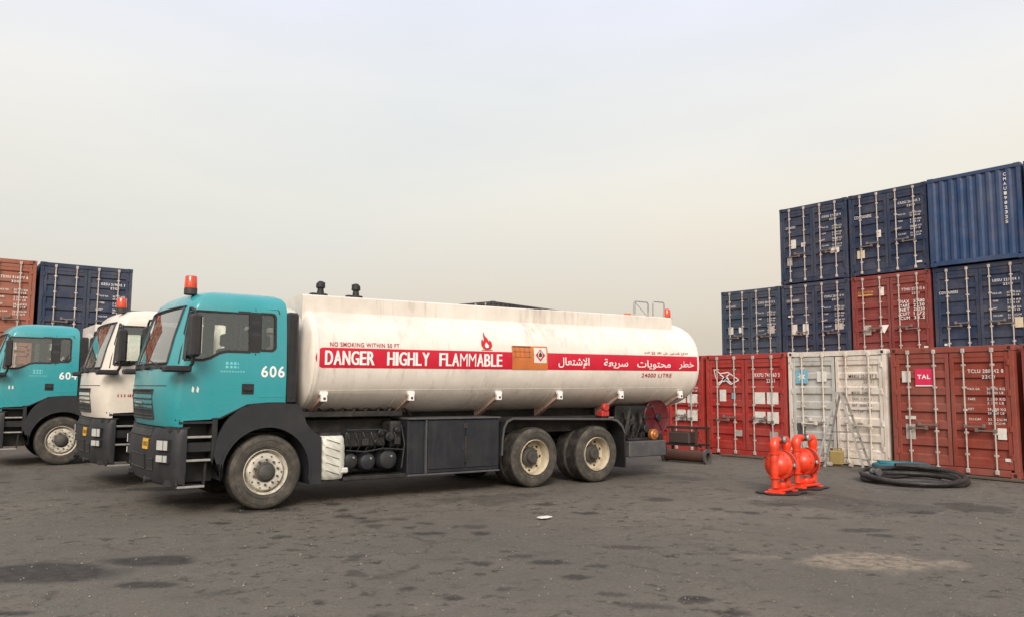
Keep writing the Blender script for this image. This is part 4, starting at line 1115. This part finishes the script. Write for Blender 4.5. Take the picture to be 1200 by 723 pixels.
# ------------------------------------------------------------------ pumps
mat['pump']=M('orange_red_pump_paint',(.80,.05,.014),.38,dirt=((.16,.04,.03),.6,6),coat=.3,fine=.1)
mat['pump_dark']=M('dark_pump_gasket',(.05,.04,.04),.5,.3,dirt=((.2,.1,.07),.5,9))
def pump(loc,rz,label):
    T=empty('diaphragm_pump',loc,rz);tag(T,label,'pump','two diaphragm pumps standing on the yard')
    def base():
        mb=MB();mb.box(-.27,.27,-.11,.11,.02,.065,.012)
        for x in(-.24,.24): mb.box(x-.05,x+.05,-.16,.16,.0,.03,.01)
        mb.tube([(-.24,0,.12),(-.1,0,.10),(.1,0,.10),(.24,0,.12)],.055,14);mb.sphere((0,0,.11),.075)
        return mb.mesh('base_manifold',mat['pump'])
    def column(sg):
        def f():
            mb=MB();x=sg*.235
            mb.tube([(x,0,.09),(x,0,.18),(x,0,.27)],.05,16,rs=[.06,.055,.055]);mb.lathe([(.0,.24),(.085,.24),(.088,.262),(.0,.262)],(x,0,0),'z',20)
            mb.tube([(x,0,.26),(x,0,.34),(x,0,.42),(x,0,.50),(x,0,.58),(x,0,.66)],.06,16,rs=[.055,.074,.066,.066,.074,.055])
            mb.lathe([(.0,.62),(.085,.62),(.088,.642),(.0,.642)],(x,0,0),'z',20)
            mb.tube([(x,0,.64),(x,0,.72),(x*.97,0,.79),(x*.85,0,.835),(x*.6,0,.845),(x*.3,0,.845)],.055,16,rs=[.06,.08,.082,.072,.058,.055])
            return mb.mesh('valve_column',mat['pump'])
        return f
    def chamber(sg):
        def f():
            mb=MB();mb.lathe([(0,.265),(.06,.26),(.12,.235),(.17,.18),(.195,.12),(.235,.10),(.23,.085),(.23,.055),(.20,.05),(.0,.05)],(0,0,.44),'x',30)
            for k in range(12): a=k*math.pi/6;mb.cyl((.105,.205*math.cos(a),.44+.205*math.sin(a)),.013,.03,'x',8)
            mb.tube([(.20,0,.44),(.235,0,.44)],.05,12)
            if sg<0: mb.v=[(-x,y,z) for x,y,z in mb.v]
            mb.mi=1;mb.lathe([(.226,.045),(.232,.05),(.232,.062),(.226,.066)],(0,0,.44),'x',30) if sg>0 else None;return mb.mesh('diaphragm_chamber',[mat['pump'],mat['pump_dark']])
        return f
    def centre():
        mb=MB();mb.box(-.055,.055,-.11,.11,.33,.56,.02);mb.cyl((0,-.15,.44),.05,.14,'y',16,.01);mb.cyl((0,0,.60),.045,.1,'z',14,.01)
        mb.cyl((0,.0,.845),.06,.16,'x',18,.01);mb.mi=1;mb.cyl((0,-.23,.44),.035,.04,'y',12,.006);mb.cyl((0,-.08,.845),.05,.05,'y',14,.01)
        return mb.mesh('air_valve_block',[mat['pump_dark'],mat['alu']])
    link('base_manifold',cached('p_b',base),T)
    for sg in(-1,1):
        link('valve_column',cached('p_c%d'%sg,column(sg)),T);link('diaphragm_chamber',cached('p_d%d'%sg,chamber(sg)),T)
    link('air_valve_block',cached('p_a',centre),T)
    return T
pump((11.56,7.86,.012),R(10),'orange red diaphragm pump on the tarmac, nearest the camera')
p2=pump((12.5,8.02,.012),R(-2),'second orange red diaphragm pump, just behind and right of the first')
for nm,(x,y),r in(('rubber_mat',(11.56,7.86),.42),('rubber_mat',(12.5,8.02),.40)):
    mb=MB();n=22;ra=[r*(1+.12*math.sin(k*1.7)+.06*math.sin(k*3.1+r)) for k in range(n)]
    mb.prism([(ra[k]*1.0*math.cos(k*2*math.pi/n),ra[k]*.8*math.sin(k*2*math.pi/n)) for k in range(n)],0,.012,'z')
    o=mb.build(nm,mat['rubber'],None);o.location=(x,y,.008)
    tag(o,'black oily rubber mat under the pump nearest the camera' if x<12 else 'black oily rubber mat under the second, rear pump','mat')

# ------------------------------------------------------------------ stepladder
L=empty('stepladder',(16.0,9.38,0),R(106));tag(L,'aluminium folding stepladder standing open before the white container','ladder')
Hh=1.62
def rail(p,q):
    mb=MB();mb.bar(p,q,.022,.045);mb.box(q[0]-.03,q[0]+.03,q[1]-.03,q[1]+.03,0,.06,.008);return mb
A=.50
for yy,nm in((-.21,'front_rail'),(.21,'front_rail')):
    rail((-.04,yy*.75,Hh),(-A,yy*1.35,.03)).build(nm,mat['alu'],L)
for yy in(-.21,.21): rail((.04,yy*.75,Hh),(A*.9,yy*1.5,.03)).build('rear_rail',mat['alu'],L)
for k in range(6):
    t=(k+1)/7;x=-.04-(A-.04)*t;z=Hh*(1-t);w=.21*(.75+.6*t);mb=MB();mb.box(x-.035,x+.03,-w,w,z-.010,z+.010,.004);mb.build('tread',mat['alu'],L)
for k in range(3):
    t=.3+.25*k;x=.04+(A*.9-.04)*t;z=Hh*(1-t);w=.21*(.75+.75*t);mb=MB();mb.tube([(x,-w,z),(x,w,z)],.012,8);mb.build('rear_brace',mat['alu'],L)
mb=MB();mb.box(-.08,.08,-.16,.16,Hh-.01,Hh+.03,.008);mb.build('top_cap',mat['alu'],L)
mb=MB();
for yy in(-.21,.21): mb.tube([(-.27,yy,.80),(.25,yy,.80)],.006,6)
mb.build('spreader_stay',mat['grey'],L)

# ------------------------------------------------------------------ hoses and odds and ends
mat['hose']=M('black_suction_hose',(.014,.013,.013),.5,dirt=((.10,.088,.075),.5,3),bump=(.5,28))
mat['teal_hose']=M('teal_layflat_hose',(.010,.13,.17),.5,dirt=((.06,.10,.10),.5,6))
random.seed(11)
H=empty('hose_coil',(14.95,7.38,0));tag(H,'large coil of thick black suction hose on the ground by the TAL container','hose')
mb=MB();pts=[];turns=2.8;n=130
for i in range(n):
    a=2*math.pi*turns*i/(n-1)+2.2;k=i/(n-1)
    r=.80-.10*math.sin(k*7)-.05*k
    pts.append((r*1.05*math.cos(a)+.05*math.sin(k*9),r*math.sin(a)+.06*math.cos(k*11),.045+.20*k*(.55+.45*math.sin(a+.8))))
mb.tube(pts,.045,10);mb.build('hose',mat['hose'],H)
mb=MB();pts=[(.74*math.cos(2*math.pi*i/40)+.10,.74*math.sin(2*math.pi*i/40)-.12,.05+.02*math.sin(i*.6)) for i in range(37)];mb.tube(pts,.042,10);mb.build('hose',mat['hose'],H)
mb=MB()
for (c,a) in(((-.42,.66,.09),.3),((-.33,.52,.16),1.2)):
    mb.xf=Matrix.Translation(c)@Matrix.Rotation(a,4,'Z');mb.lathe([(0,-.09),(.06,-.09),(.075,-.07),(.075,-.03),(.055,-.02),(.055,.06),(.07,.07),(.07,.1),(0,.1)],(0,0,0),'x',16);mb.box(-.02,.02,-.11,.11,-.012,.012,.005)
mb.build('hose_coupling',mat['grey'],H)
H=empty('layflat_hose',(16.35,8.30,0),.2);tag(H,'teal blue hose lying in a low coil behind the black hose, by the stepladder','hose')
mb=MB();pts=[]
for i in range(110):
    a=2*math.pi*4.2*i/109;r=.36-.06*math.sin(i*.05);pts.append((r*math.cos(a),r*1.25*math.sin(a),.05+.13*i/109))
mb.tube(pts,.045,10);mb.build('hose',mat['teal_hose'],H)
mb=MB();mb.cyl((.0,-.40,.13),.03,.12,'x',12,.005);mb.build('hose_coupling',mat['alu'],H)
# yellow jerrycan behind ladder
J=empty('jerrycan',(16.86,10.02,0),.4);tag(J,'small yellow jerrycan on the ground behind the stepladder','jerrycan')
mat['yellow_can']=M('faded_yellow_plastic',(.36,.26,.09),.6,dirt=((.2,.16,.1),.6,6))
mb=MB();mb.box(-.10,.10,-.15,.15,.01,.34,.035);mb.box(-.035,.035,-.12,.04,.37,.395,.012);mb.box(-.03,.03,-.12,-.09,.33,.38,.008);mb.box(-.03,.03,.02,.05,.33,.38,.008);mb.build('body',mat['yellow_can'],J)
mb=MB();mb.cyl((0,.10,.36),.03,.05,'z',14,.006);mb.build('cap',mat['dark_print'],J)
# planks and rubble along the container feet
mat['wood']=M('weathered_timber',(.10,.08,.062),.8,dirt=((.07,.055,.045),.6,6),bump=(.3,20))
for i,(x,y,rz,l,lab) in enumerate(((16.75,10.9,1.4,1.7,'weathered timber plank lying before the white container'),(16.9,12.6,1.65,1.2,'short grey plank at the foot of the bright red container'),(16.7,7.0,1.5,1.9,'long timber batten at the foot of the TAL container'))):
    mb=MB();mb.box(-l/2,l/2,-.06,.06,0,.045,.006);mb.box(-l/2+.1,l/2-.4,.07,.13,0,.04,.005) if i==0 else None
    o=mb.build('timber_plank',mat['wood']);o.location=(x,y,.004);o.rotation_euler=(0,0,rz);tag(o,lab,'plank','loose planks at the container feet')
mat['stone']=M('pale_stone',(.35,.31,.27),.85,bump=(.4,14))
def rock(loc,s,lab,group=None):
    random.seed(int(loc[0]*100));mb=MB();mb.sphere((0,0,s*.4),s,10,7,(1,.8,.6));mb.v=[(x*(1+random.uniform(-.15,.15)),y*(1+random.uniform(-.15,.15)),max(0,z*(1+random.uniform(-.15,.15)))) for x,y,z in mb.v]
    o=mb.build('rock',mat['stone'],None,0);o.location=loc;tag(o,lab,'rock',group)
rock((16.6,10.05,0),.10,'pale rock on the ground left of the stepladder feet')
rock((16.75,9.62,0),.07,'small pale rock between the feet of the stepladder')
# scrap behind tanker's rear
P=empty('steel_pipe',(14.62,12.45,.0),R(90+8));tag(P,'short rusty steel pipe section lying behind the rear of the tanker','pipe')
mat['rust']=M('rusty_steel',(.075,.03,.02),.8,dirt=((.08,.03,.02),.6,6),bump=(.3,18))
mb=MB();mb.lathe([(.11,-.55),(.13,-.55),(.13,.55),(.11,.55)],(0,0,.15),'x',24,True);mb.build('pipe',mat['rust'],P)
mb=MB();
for x in(-.56,.56): mb.lathe([(.10,x-.02),(.18,x-.02),(.18,x+.02),(.10,x+.02)],(0,0,.18-.03),'x',24,True)
mb.build('flange',mat['grey'],P)
F=empty('steel_rack',(15.9,13.6,0),R(4));tag(F,'dark rusty steel rack standing against the red containers behind the tanker','rack')
mb=MB()
for x in(-.25,.25):
    for y in(-.55,.55): mb.bar((x,y,0),(x,y,.72),.05,.05)
mb.build('leg',mat['rust'],F)
mb=MB();
for z in(.3,.72):
    for x in(-.25,-.08,.08,.25): mb.bar((x,-.58,z),(x,.58,z),.05,.04)
mb.build('shelf',mat['chassis'],F)
mb=MB();mb.box(-.2,.2,-.3,.35,.325,.62,.03);mb.build('crate',mat['dark_print'],F)

# ------------------------------------------------------------------ litter
mat['litter']=M('white_litter',(.7,.68,.64),.7)
mb=MB();mb.prism([(-.10,-.05),(.0,-.07),(.11,-.03),(.09,.05),(-.02,.06),(-.09,.04)],0,.01,'z')
o=mb.build('litter',mat['litter']);o.location=(6.71,8.07,.012);tag(o,'flat white scrap of litter on the tarmac before the rear wheels','litter')

# ------------------------------------------------------------------ ground
def vnoise(X,Y,s,seed):
    rs=np.random.RandomState(seed);G=rs.rand(256,256);x=X/s+1000.3;y=Y/s+1000.7
    xi=np.floor(x).astype(int);yi=np.floor(y).astype(int);fx=x-xi;fy=y-yi;fx=fx*fx*(3-2*fx);fy=fy*fy*(3-2*fy)
    g=lambda a,b:G[a%256,b%256]
    return g(xi,yi)*(1-fx)*(1-fy)+g(xi+1,yi)*fx*(1-fy)+g(xi,yi+1)*(1-fx)*fy+g(xi+1,yi+1)*fx*fy
def fbm(X,Y,s,seed,o=4):
    r=0;a=.5
    for k in range(o): r=r+a*vnoise(X,Y,s/2**k,seed+k);a/=2
    return r
def axis(a,b,st,far):
    c=list(np.arange(a,b,st));d=st;l=[a];
    while l[-1]>-far: d*=1.35;l.append(l[-1]-d)
    r=[c[-1]];d=st
    while r[-1]<far: d*=1.35;r.append(r[-1]+d)
    return np.array(l[:0:-1]+c+r[1:])
ax=axis(-1.5,18,.05,900);ay=axis(1.5,14,.05,900)
X,Y=np.meshgrid(ax,ay,indexing='ij');nx,ny=X.shape
Z=(fbm(X,Y,2.5,3)-.47)*.022+(fbm(X,Y,.35,9,3)-.44)*.006-.006
Z=np.minimum(Z,.006)
def spot(cx,cy,rx,ry,ang,seed,soft=.35):
    dx,dy=X-cx,Y-cy;c,s=math.cos(ang),math.sin(ang);u=(dx*c+dy*s)/rx;v=(-dx*s+dy*c)/ry
    d=np.sqrt(u*u+v*v)+(fbm(X,Y,max(.08,rx*.7),seed)-.47)*1.1
    return np.clip((1-d)/soft,0,1)
stain_shade=np.zeros_like(X);sand=np.zeros_like(X)
# world frame: view direction v=(.607,.795), right r=(.795,-.607)
va=math.atan2(-.607,.795)
for i,(cx,cy,rx,ry) in enumerate(((1.15,8.35,1.0,.42),(1.75,7.35,.32,.15),(.75,7.0,.3,.1),(2.0,8.3,.5,.25))): stain_shade=np.maximum(stain_shade,spot(cx,cy,rx,ry,va,20+i))
rng=random.Random(5)
import itertools
CAMF,CYAW,CPIT,CROL,CHH=936.8,.9185,.1006,.0073,1.6428
vV=Vector((math.cos(CYAW)*math.cos(CPIT),math.sin(CYAW)*math.cos(CPIT),math.sin(CPIT)));rV=Vector((math.sin(CYAW),-math.cos(CYAW),0));uV=rV.cross(vV)
r2=rV*math.cos(CROL)+uV*math.sin(CROL);u2=-rV*math.sin(CROL)+uV*math.cos(CROL)
SPOTS=[(388,590,14,3),(402,597,10,3),(425,606,8,3),(405,604,22,4),(432,610,14,3),(440,615,20,4),(468,607,16,3),(480,617,12,3),(498,612,18,3),(500,624,26,4),(418,650,18,4),(412,655,14,4),(555,616,20,4),(565,624,16,4),(535,616,6,3),(476,690,16,5),(430,696,10,4),(565,660,18,5),(674,676,22,7),(640,658,30,4),(610,651,26,4),(720,695,30,4),(760,708,50,6),(700,662,16,4),(915,590,26,4),(925,577,55,6),(1010,620,40,4),(1030,626,22,3),(1150,595,50,8),(1120,590,36,5),(1080,600,30,4),(840,596,10,3),(880,600,14,3),(960,606,24,3),(860,716,30,6),(820,700,24,4),(305,596,50,7),(230,586,60,8),(180,572,50,6),(330,628,14,4),(310,640,10,3),(260,612,18,3),(342,643,12,3),(640,590,18,3),(690,600,22,3),(770,585,30,4),(740,640,40,4),(590,690,14,4),(530,700,18,5)]  # oil spots; broad ones at the front wheel and bumper are painted contact shade
for i,(px,py,wx,wy) in enumerate(SPOTS):   # positions surveyed from the photograph, placed on the real ground
    d=vV+r2*((px-600)/CAMF)-u2*((py-361.5)/CAMF);t=-CHH/d.z;dist=t
    rx=wx/CAMF*dist*.85;ry=max(.07,wy/CAMF*dist*dist/CHH*.62)
    stain_shade=np.maximum(stain_shade,spot(d.x*t,d.y*t,rx,ry,va+rng.uniform(-.2,.2),40+i,.3)*rng.uniform(.7,1))
# broken wear bands where vehicles drip and turn
dd=(X*.607+Y*.795);ss=(X*.795-Y*.607)
n1=fbm(X,Y,.35,71);n2=fbm(X,Y,1.8,77)
stain_shade=np.maximum(stain_shade,np.clip((n1-.62)*6,0,.75)*np.clip((n2-.47)*6,0,1))
stain_shade=np.maximum(stain_shade,np.clip((fbm(X,Y,1.1,81)-.60)*7,0,.5)*np.clip((dd-9)/3,0,1))
sand=spot(7.75,4.15,.80,.55,va,90,.3);sand=np.maximum(sand,.5*spot(7.0,5.0,.35,.15,va,91,.6))
Z=Z+sand*.006
co=np.stack([X,Y,Z],-1).reshape(-1,3).astype(np.float32)
idx=np.arange(nx*ny).reshape(nx,ny);q=np.stack([idx[:-1,:-1],idx[1:,:-1],idx[1:,1:],idx[:-1,1:]],-1).reshape(-1,4).astype(np.int32)
me=bpy.data.meshes.new('yard_ground');me.vertices.add(len(co));me.vertices.foreach_set('co',co.ravel());me.loops.add(q.size);me.loops.foreach_set('vertex_index',q.ravel())
me.polygons.add(len(q));me.polygons.foreach_set('loop_start',np.arange(0,q.size,4,dtype=np.int32));me.polygons.foreach_set('loop_total',np.full(len(q),4,dtype=np.int32));me.update(calc_edges=True)
me.polygons.foreach_set('use_smooth',[True]*len(q))
for nm,arr in(('stain_shade',stain_shade),('sand',sand)):
    a=me.attributes.new(nm,'FLOAT','POINT');a.data.foreach_set('value',arr.reshape(-1).astype(np.float32))
gm=bpy.data.materials.new('oily_tarmac');t=nt(gm);Lk=t.links
o_=N(t,'ShaderNodeOutputMaterial');p=N(t,'ShaderNodeBsdfPrincipled');Lk.new(p.outputs[0],o_.inputs[0])
tc=N(t,'ShaderNodeTexCoord').outputs['Object']
big=ramp(t,noise(t,tc,.22,6,.6),.35,.65);mid=ramp(t,noise(t,tc,2.2,7,.7),.32,.68);fin=ramp(t,noise(t,tc,38,4,.7),.3,.7)
GC=((.108,.095,.078),(.178,.154,.124))
c=mixc(t,big,GC[0],GC[1]);c=mixc(t,mul(t,mid,.5),c,(.080,.070,.060));c=mixc(t,mul(t,fin,.45),c,(.175,.16,.142))
vor=N(t,'ShaderNodeTexVoronoi');vor.inputs['Scale'].default_value=55;Lk.new(tc,vor.inputs['Vector'])
peb=ramp(t,vor.outputs['Distance'],.10,.16,1,0);sel=N(t,'ShaderNodeSeparateColor');Lk.new(vor.outputs['Color'],sel.inputs[0])
c=mixc(t,mul(t,mul(t,peb,ramp(t,sel.outputs[0],.85,.9)),.6),c,(.24,.22,.19))
fl=ramp(t,noise(t,tc,5.5,9,.72),.545,.62);fz=ramp(t,noise(t,tc,.45,4,.6),.40,.54)
c=mixc(t,mul(t,mul(t,fl,fz),.85),c,(.036,.031,.026))
wn=N(t,'ShaderNodeTexNoise');wn.inputs['Scale'].default_value=5;wn.inputs['Detail'].default_value=6;Lk.new(tc,wn.inputs['Vector'])
wv=N(t,'ShaderNodeVectorMath',operation='SCALE');wv.inputs['Scale'].default_value=.30;Lk.new(wn.outputs['Color'],wv.inputs[0])
wa=N(t,'ShaderNodeVectorMath',operation='ADD');Lk.new(tc,wa.inputs[0]);Lk.new(wv.outputs[0],wa.inputs[1])
for sc_,r0,amt in((1.7,.27,.7),(4.1,.27,.65)):
    dv=N(t,'ShaderNodeTexVoronoi');dv.inputs['Scale'].default_value=sc_;Lk.new(wa.outputs[0],dv.inputs['Vector'])
    ds=N(t,'ShaderNodeSeparateColor');Lk.new(dv.outputs['Color'],ds.inputs[0])
    rr=ramp(t,ds.outputs[0],.45,1,0,r0);sb_=N(t,'ShaderNodeMath',operation='SUBTRACT');Lk.new(rr,sb_.inputs[0]);Lk.new(dv.outputs['Distance'],sb_.inputs[1])
    c=mixc(t,mul(t,mul(t,ramp(t,sb_.outputs[0],0,.05),ramp(t,noise(t,tc,.7,3,.6),.44,.56)),amt),c,(.040,.034,.028))
ce_=N(t,'ShaderNodeTexVoronoi',feature='DISTANCE_TO_EDGE');ce_.inputs['Scale'].default_value=.42;Lk.new(wa.outputs[0],ce_.inputs['Vector'])
crk=mul(t,ramp(t,ce_.outputs['Distance'],.004,.012,1,0),ramp(t,noise(t,tc,.3,3,.6),.48,.58))
c=mixc(t,mul(t,crk,.4),c,(.04,.035,.03))
f2=ramp(t,noise(t,tc,14,6,.75),.56,.66);c=mixc(t,mul(t,f2,.5),c,(.062,.054,.046))
f3=ramp(t,noise(t,tc,19,6,.75),.58,.68);c=mixc(t,mul(t,f3,.55),c,(.26,.235,.20))
st=N(t,'ShaderNodeAttribute',attribute_name='stain_shade').outputs['Fac'];sa=N(t,'ShaderNodeAttribute',attribute_name='sand').outputs['Fac']
sb=ramp(t,noise(t,tc,9,5,.7),.3,.62)
c=mixc(t,mul(t,ramp(t,sa,0,1,0,.8),ramp(t,noise(t,tc,7,8,.8),.40,.56)),c,(.34,.275,.205))
stf=mul(t,st,ramp(t,sb,0,1,.55,1.));c=mixc(t,mul(t,stf,.92),c,(.024,.020,.017))
Lk.new(c,p.inputs['Base Color']);Lk.new(ramp(t,stf,0,1,.88,.74),p.inputs['Roughness']);p.inputs['Specular IOR Level'].default_value=.3
b=N(t,'ShaderNodeBump');b.inputs['Strength'].default_value=.8;b.inputs['Distance'].default_value=.012
hh=N(t,'ShaderNodeMath',operation='ADD');Lk.new(fin,hh.inputs[0]);Lk.new(mul(t,mid,1.2),hh.inputs[1]);Lk.new(hh.outputs[0],b.inputs['Height']);Lk.new(b.outputs[0],p.inputs['Normal'])
me.materials.append(gm);g=link('yard_ground',me);tag(g,kind='structure')
# grit
rs=np.random.RandomState(4);mb=MB()
for k in range(1500):
    dist=rs.uniform(5,14);lat=rs.uniform(-.66,.66)*dist;x=.607*dist+.795*lat;y=.795*dist-.607*lat
    s=rs.choice([.006,.009,.013,.02],p=[.6,.3,.09,.01]);h=s*.7
    a=rs.rand()*3;c_,s_=math.cos(a)*s,math.sin(a)*s
    mb.add([(x+c_,y+s_,-.004),(x-s_,y+c_,-.004),(x-c_,y-s_*.8,-.004),(x+s_*.9,y-c_,-.004),(x+.2*s,y,h)],[(0,1,4),(1,2,4),(2,3,4),(3,0,4)])
tag(mb.build('loose_grit',M('grit_stone',(.19,.17,.148),.9,fine=.4),None,0),kind='stuff')

# ------------------------------------------------------------------ world, light, camera
W=bpy.data.worlds.new('World');SC.world=W;W.use_nodes=True;t=W.node_tree;t.nodes.clear();Lk=t.links
SUN_EL,SUN_AZ=R(33),math.atan2(-.80,-.60)      # direction towards the sun: behind the camera, to the left
sky=N(t,'ShaderNodeTexSky',sky_type='NISHITA');sky.sun_disc=False;sky.sun_elevation=SUN_EL;sky.sun_rotation=math.pi/2-SUN_AZ;sky.dust_density=6;sky.air_density=1.2;sky.ozone_density=1
bg1=N(t,'ShaderNodeBackground');bg1.inputs[1].default_value=.05;Lk.new(sky.outputs[0],bg1.inputs[0])
tc=N(t,'ShaderNodeTexCoord').outputs['Generated'];sp=N(t,'ShaderNodeSeparateXYZ');Lk.new(tc,sp.inputs[0])
cr=N(t,'ShaderNodeValToRGB');Lk.new(sp.outputs[2],cr.inputs[0]);e=cr.color_ramp.elements
e[0].position=0;e[0].color=(.62,.52,.38,1);e[1].position=1;e[1].color=(1.0,1.0,1.05,1)
for pos,col in((.07,(.66,.53,.40,1)),(.144,(.72,.595,.46,1)),(.227,(.80,.71,.565,1)),(.345,(.85,.80,.72,1)),(.45,(.82,.81,.88,1))):
    x=e.new(pos);x.color=col
cl=N(t,'ShaderNodeTexNoise');cl.inputs['Scale'].default_value=1.3;cl.inputs['Detail'].default_value=4;mp=N(t,'ShaderNodeMapping');mp.inputs['Scale'].default_value=(1,1,3.5);Lk.new(tc,mp.inputs[0]);Lk.new(mp.outputs[0],cl.inputs['Vector'])
cmul=mixc(t,ramp(t,cl.outputs['Fac'],.38,.66,0,.5),cr.outputs[0],(.62,.63,.60))
bg2=N(t,'ShaderNodeBackground');bg2.inputs[1].default_value=.88;Lk.new(cmul,bg2.inputs[0])
ad=N(t,'ShaderNodeAddShader');Lk.new(bg1.outputs[0],ad.inputs[0]);Lk.new(bg2.outputs[0],ad.inputs[1])
wo=N(t,'ShaderNodeOutputWorld');Lk.new(ad.outputs[0],wo.inputs[0])
sl=bpy.data.lights.new('sun','SUN');sl.energy=2.1;sl.angle=R(22);sl.color=(1,.93,.84);so=bpy.data.objects.new('sun',sl);COL.objects.link(so)
sd=Vector((math.cos(SUN_AZ)*math.cos(SUN_EL),math.sin(SUN_AZ)*math.cos(SUN_EL),math.sin(SUN_EL)));so.rotation_euler=sd.to_track_quat('Z','Y').to_euler();so.location=(0,0,30)
cam=bpy.data.cameras.new('camera');co_=bpy.data.objects.new('camera',cam);COL.objects.link(co_);SC.camera=co_
cam.sensor_fit='HORIZONTAL';cam.sensor_width=36;cam.lens=CAMF/1200*36;cam.clip_end=3000;cam.clip_start=.05
m=Matrix((r2,u2,-vV)).transposed().to_4x4();m.translation=(0,0,CHH);co_.matrix_world=m
SC.view_settings.view_transform='Standard';SC.view_settings.look='None';SC.view_settings.exposure=.12;SC.view_settings.gamma=1
SC.render.engine='CYCLES';SC.cycles.max_bounces=6;SC.cycles.transparent_max_bounces=12
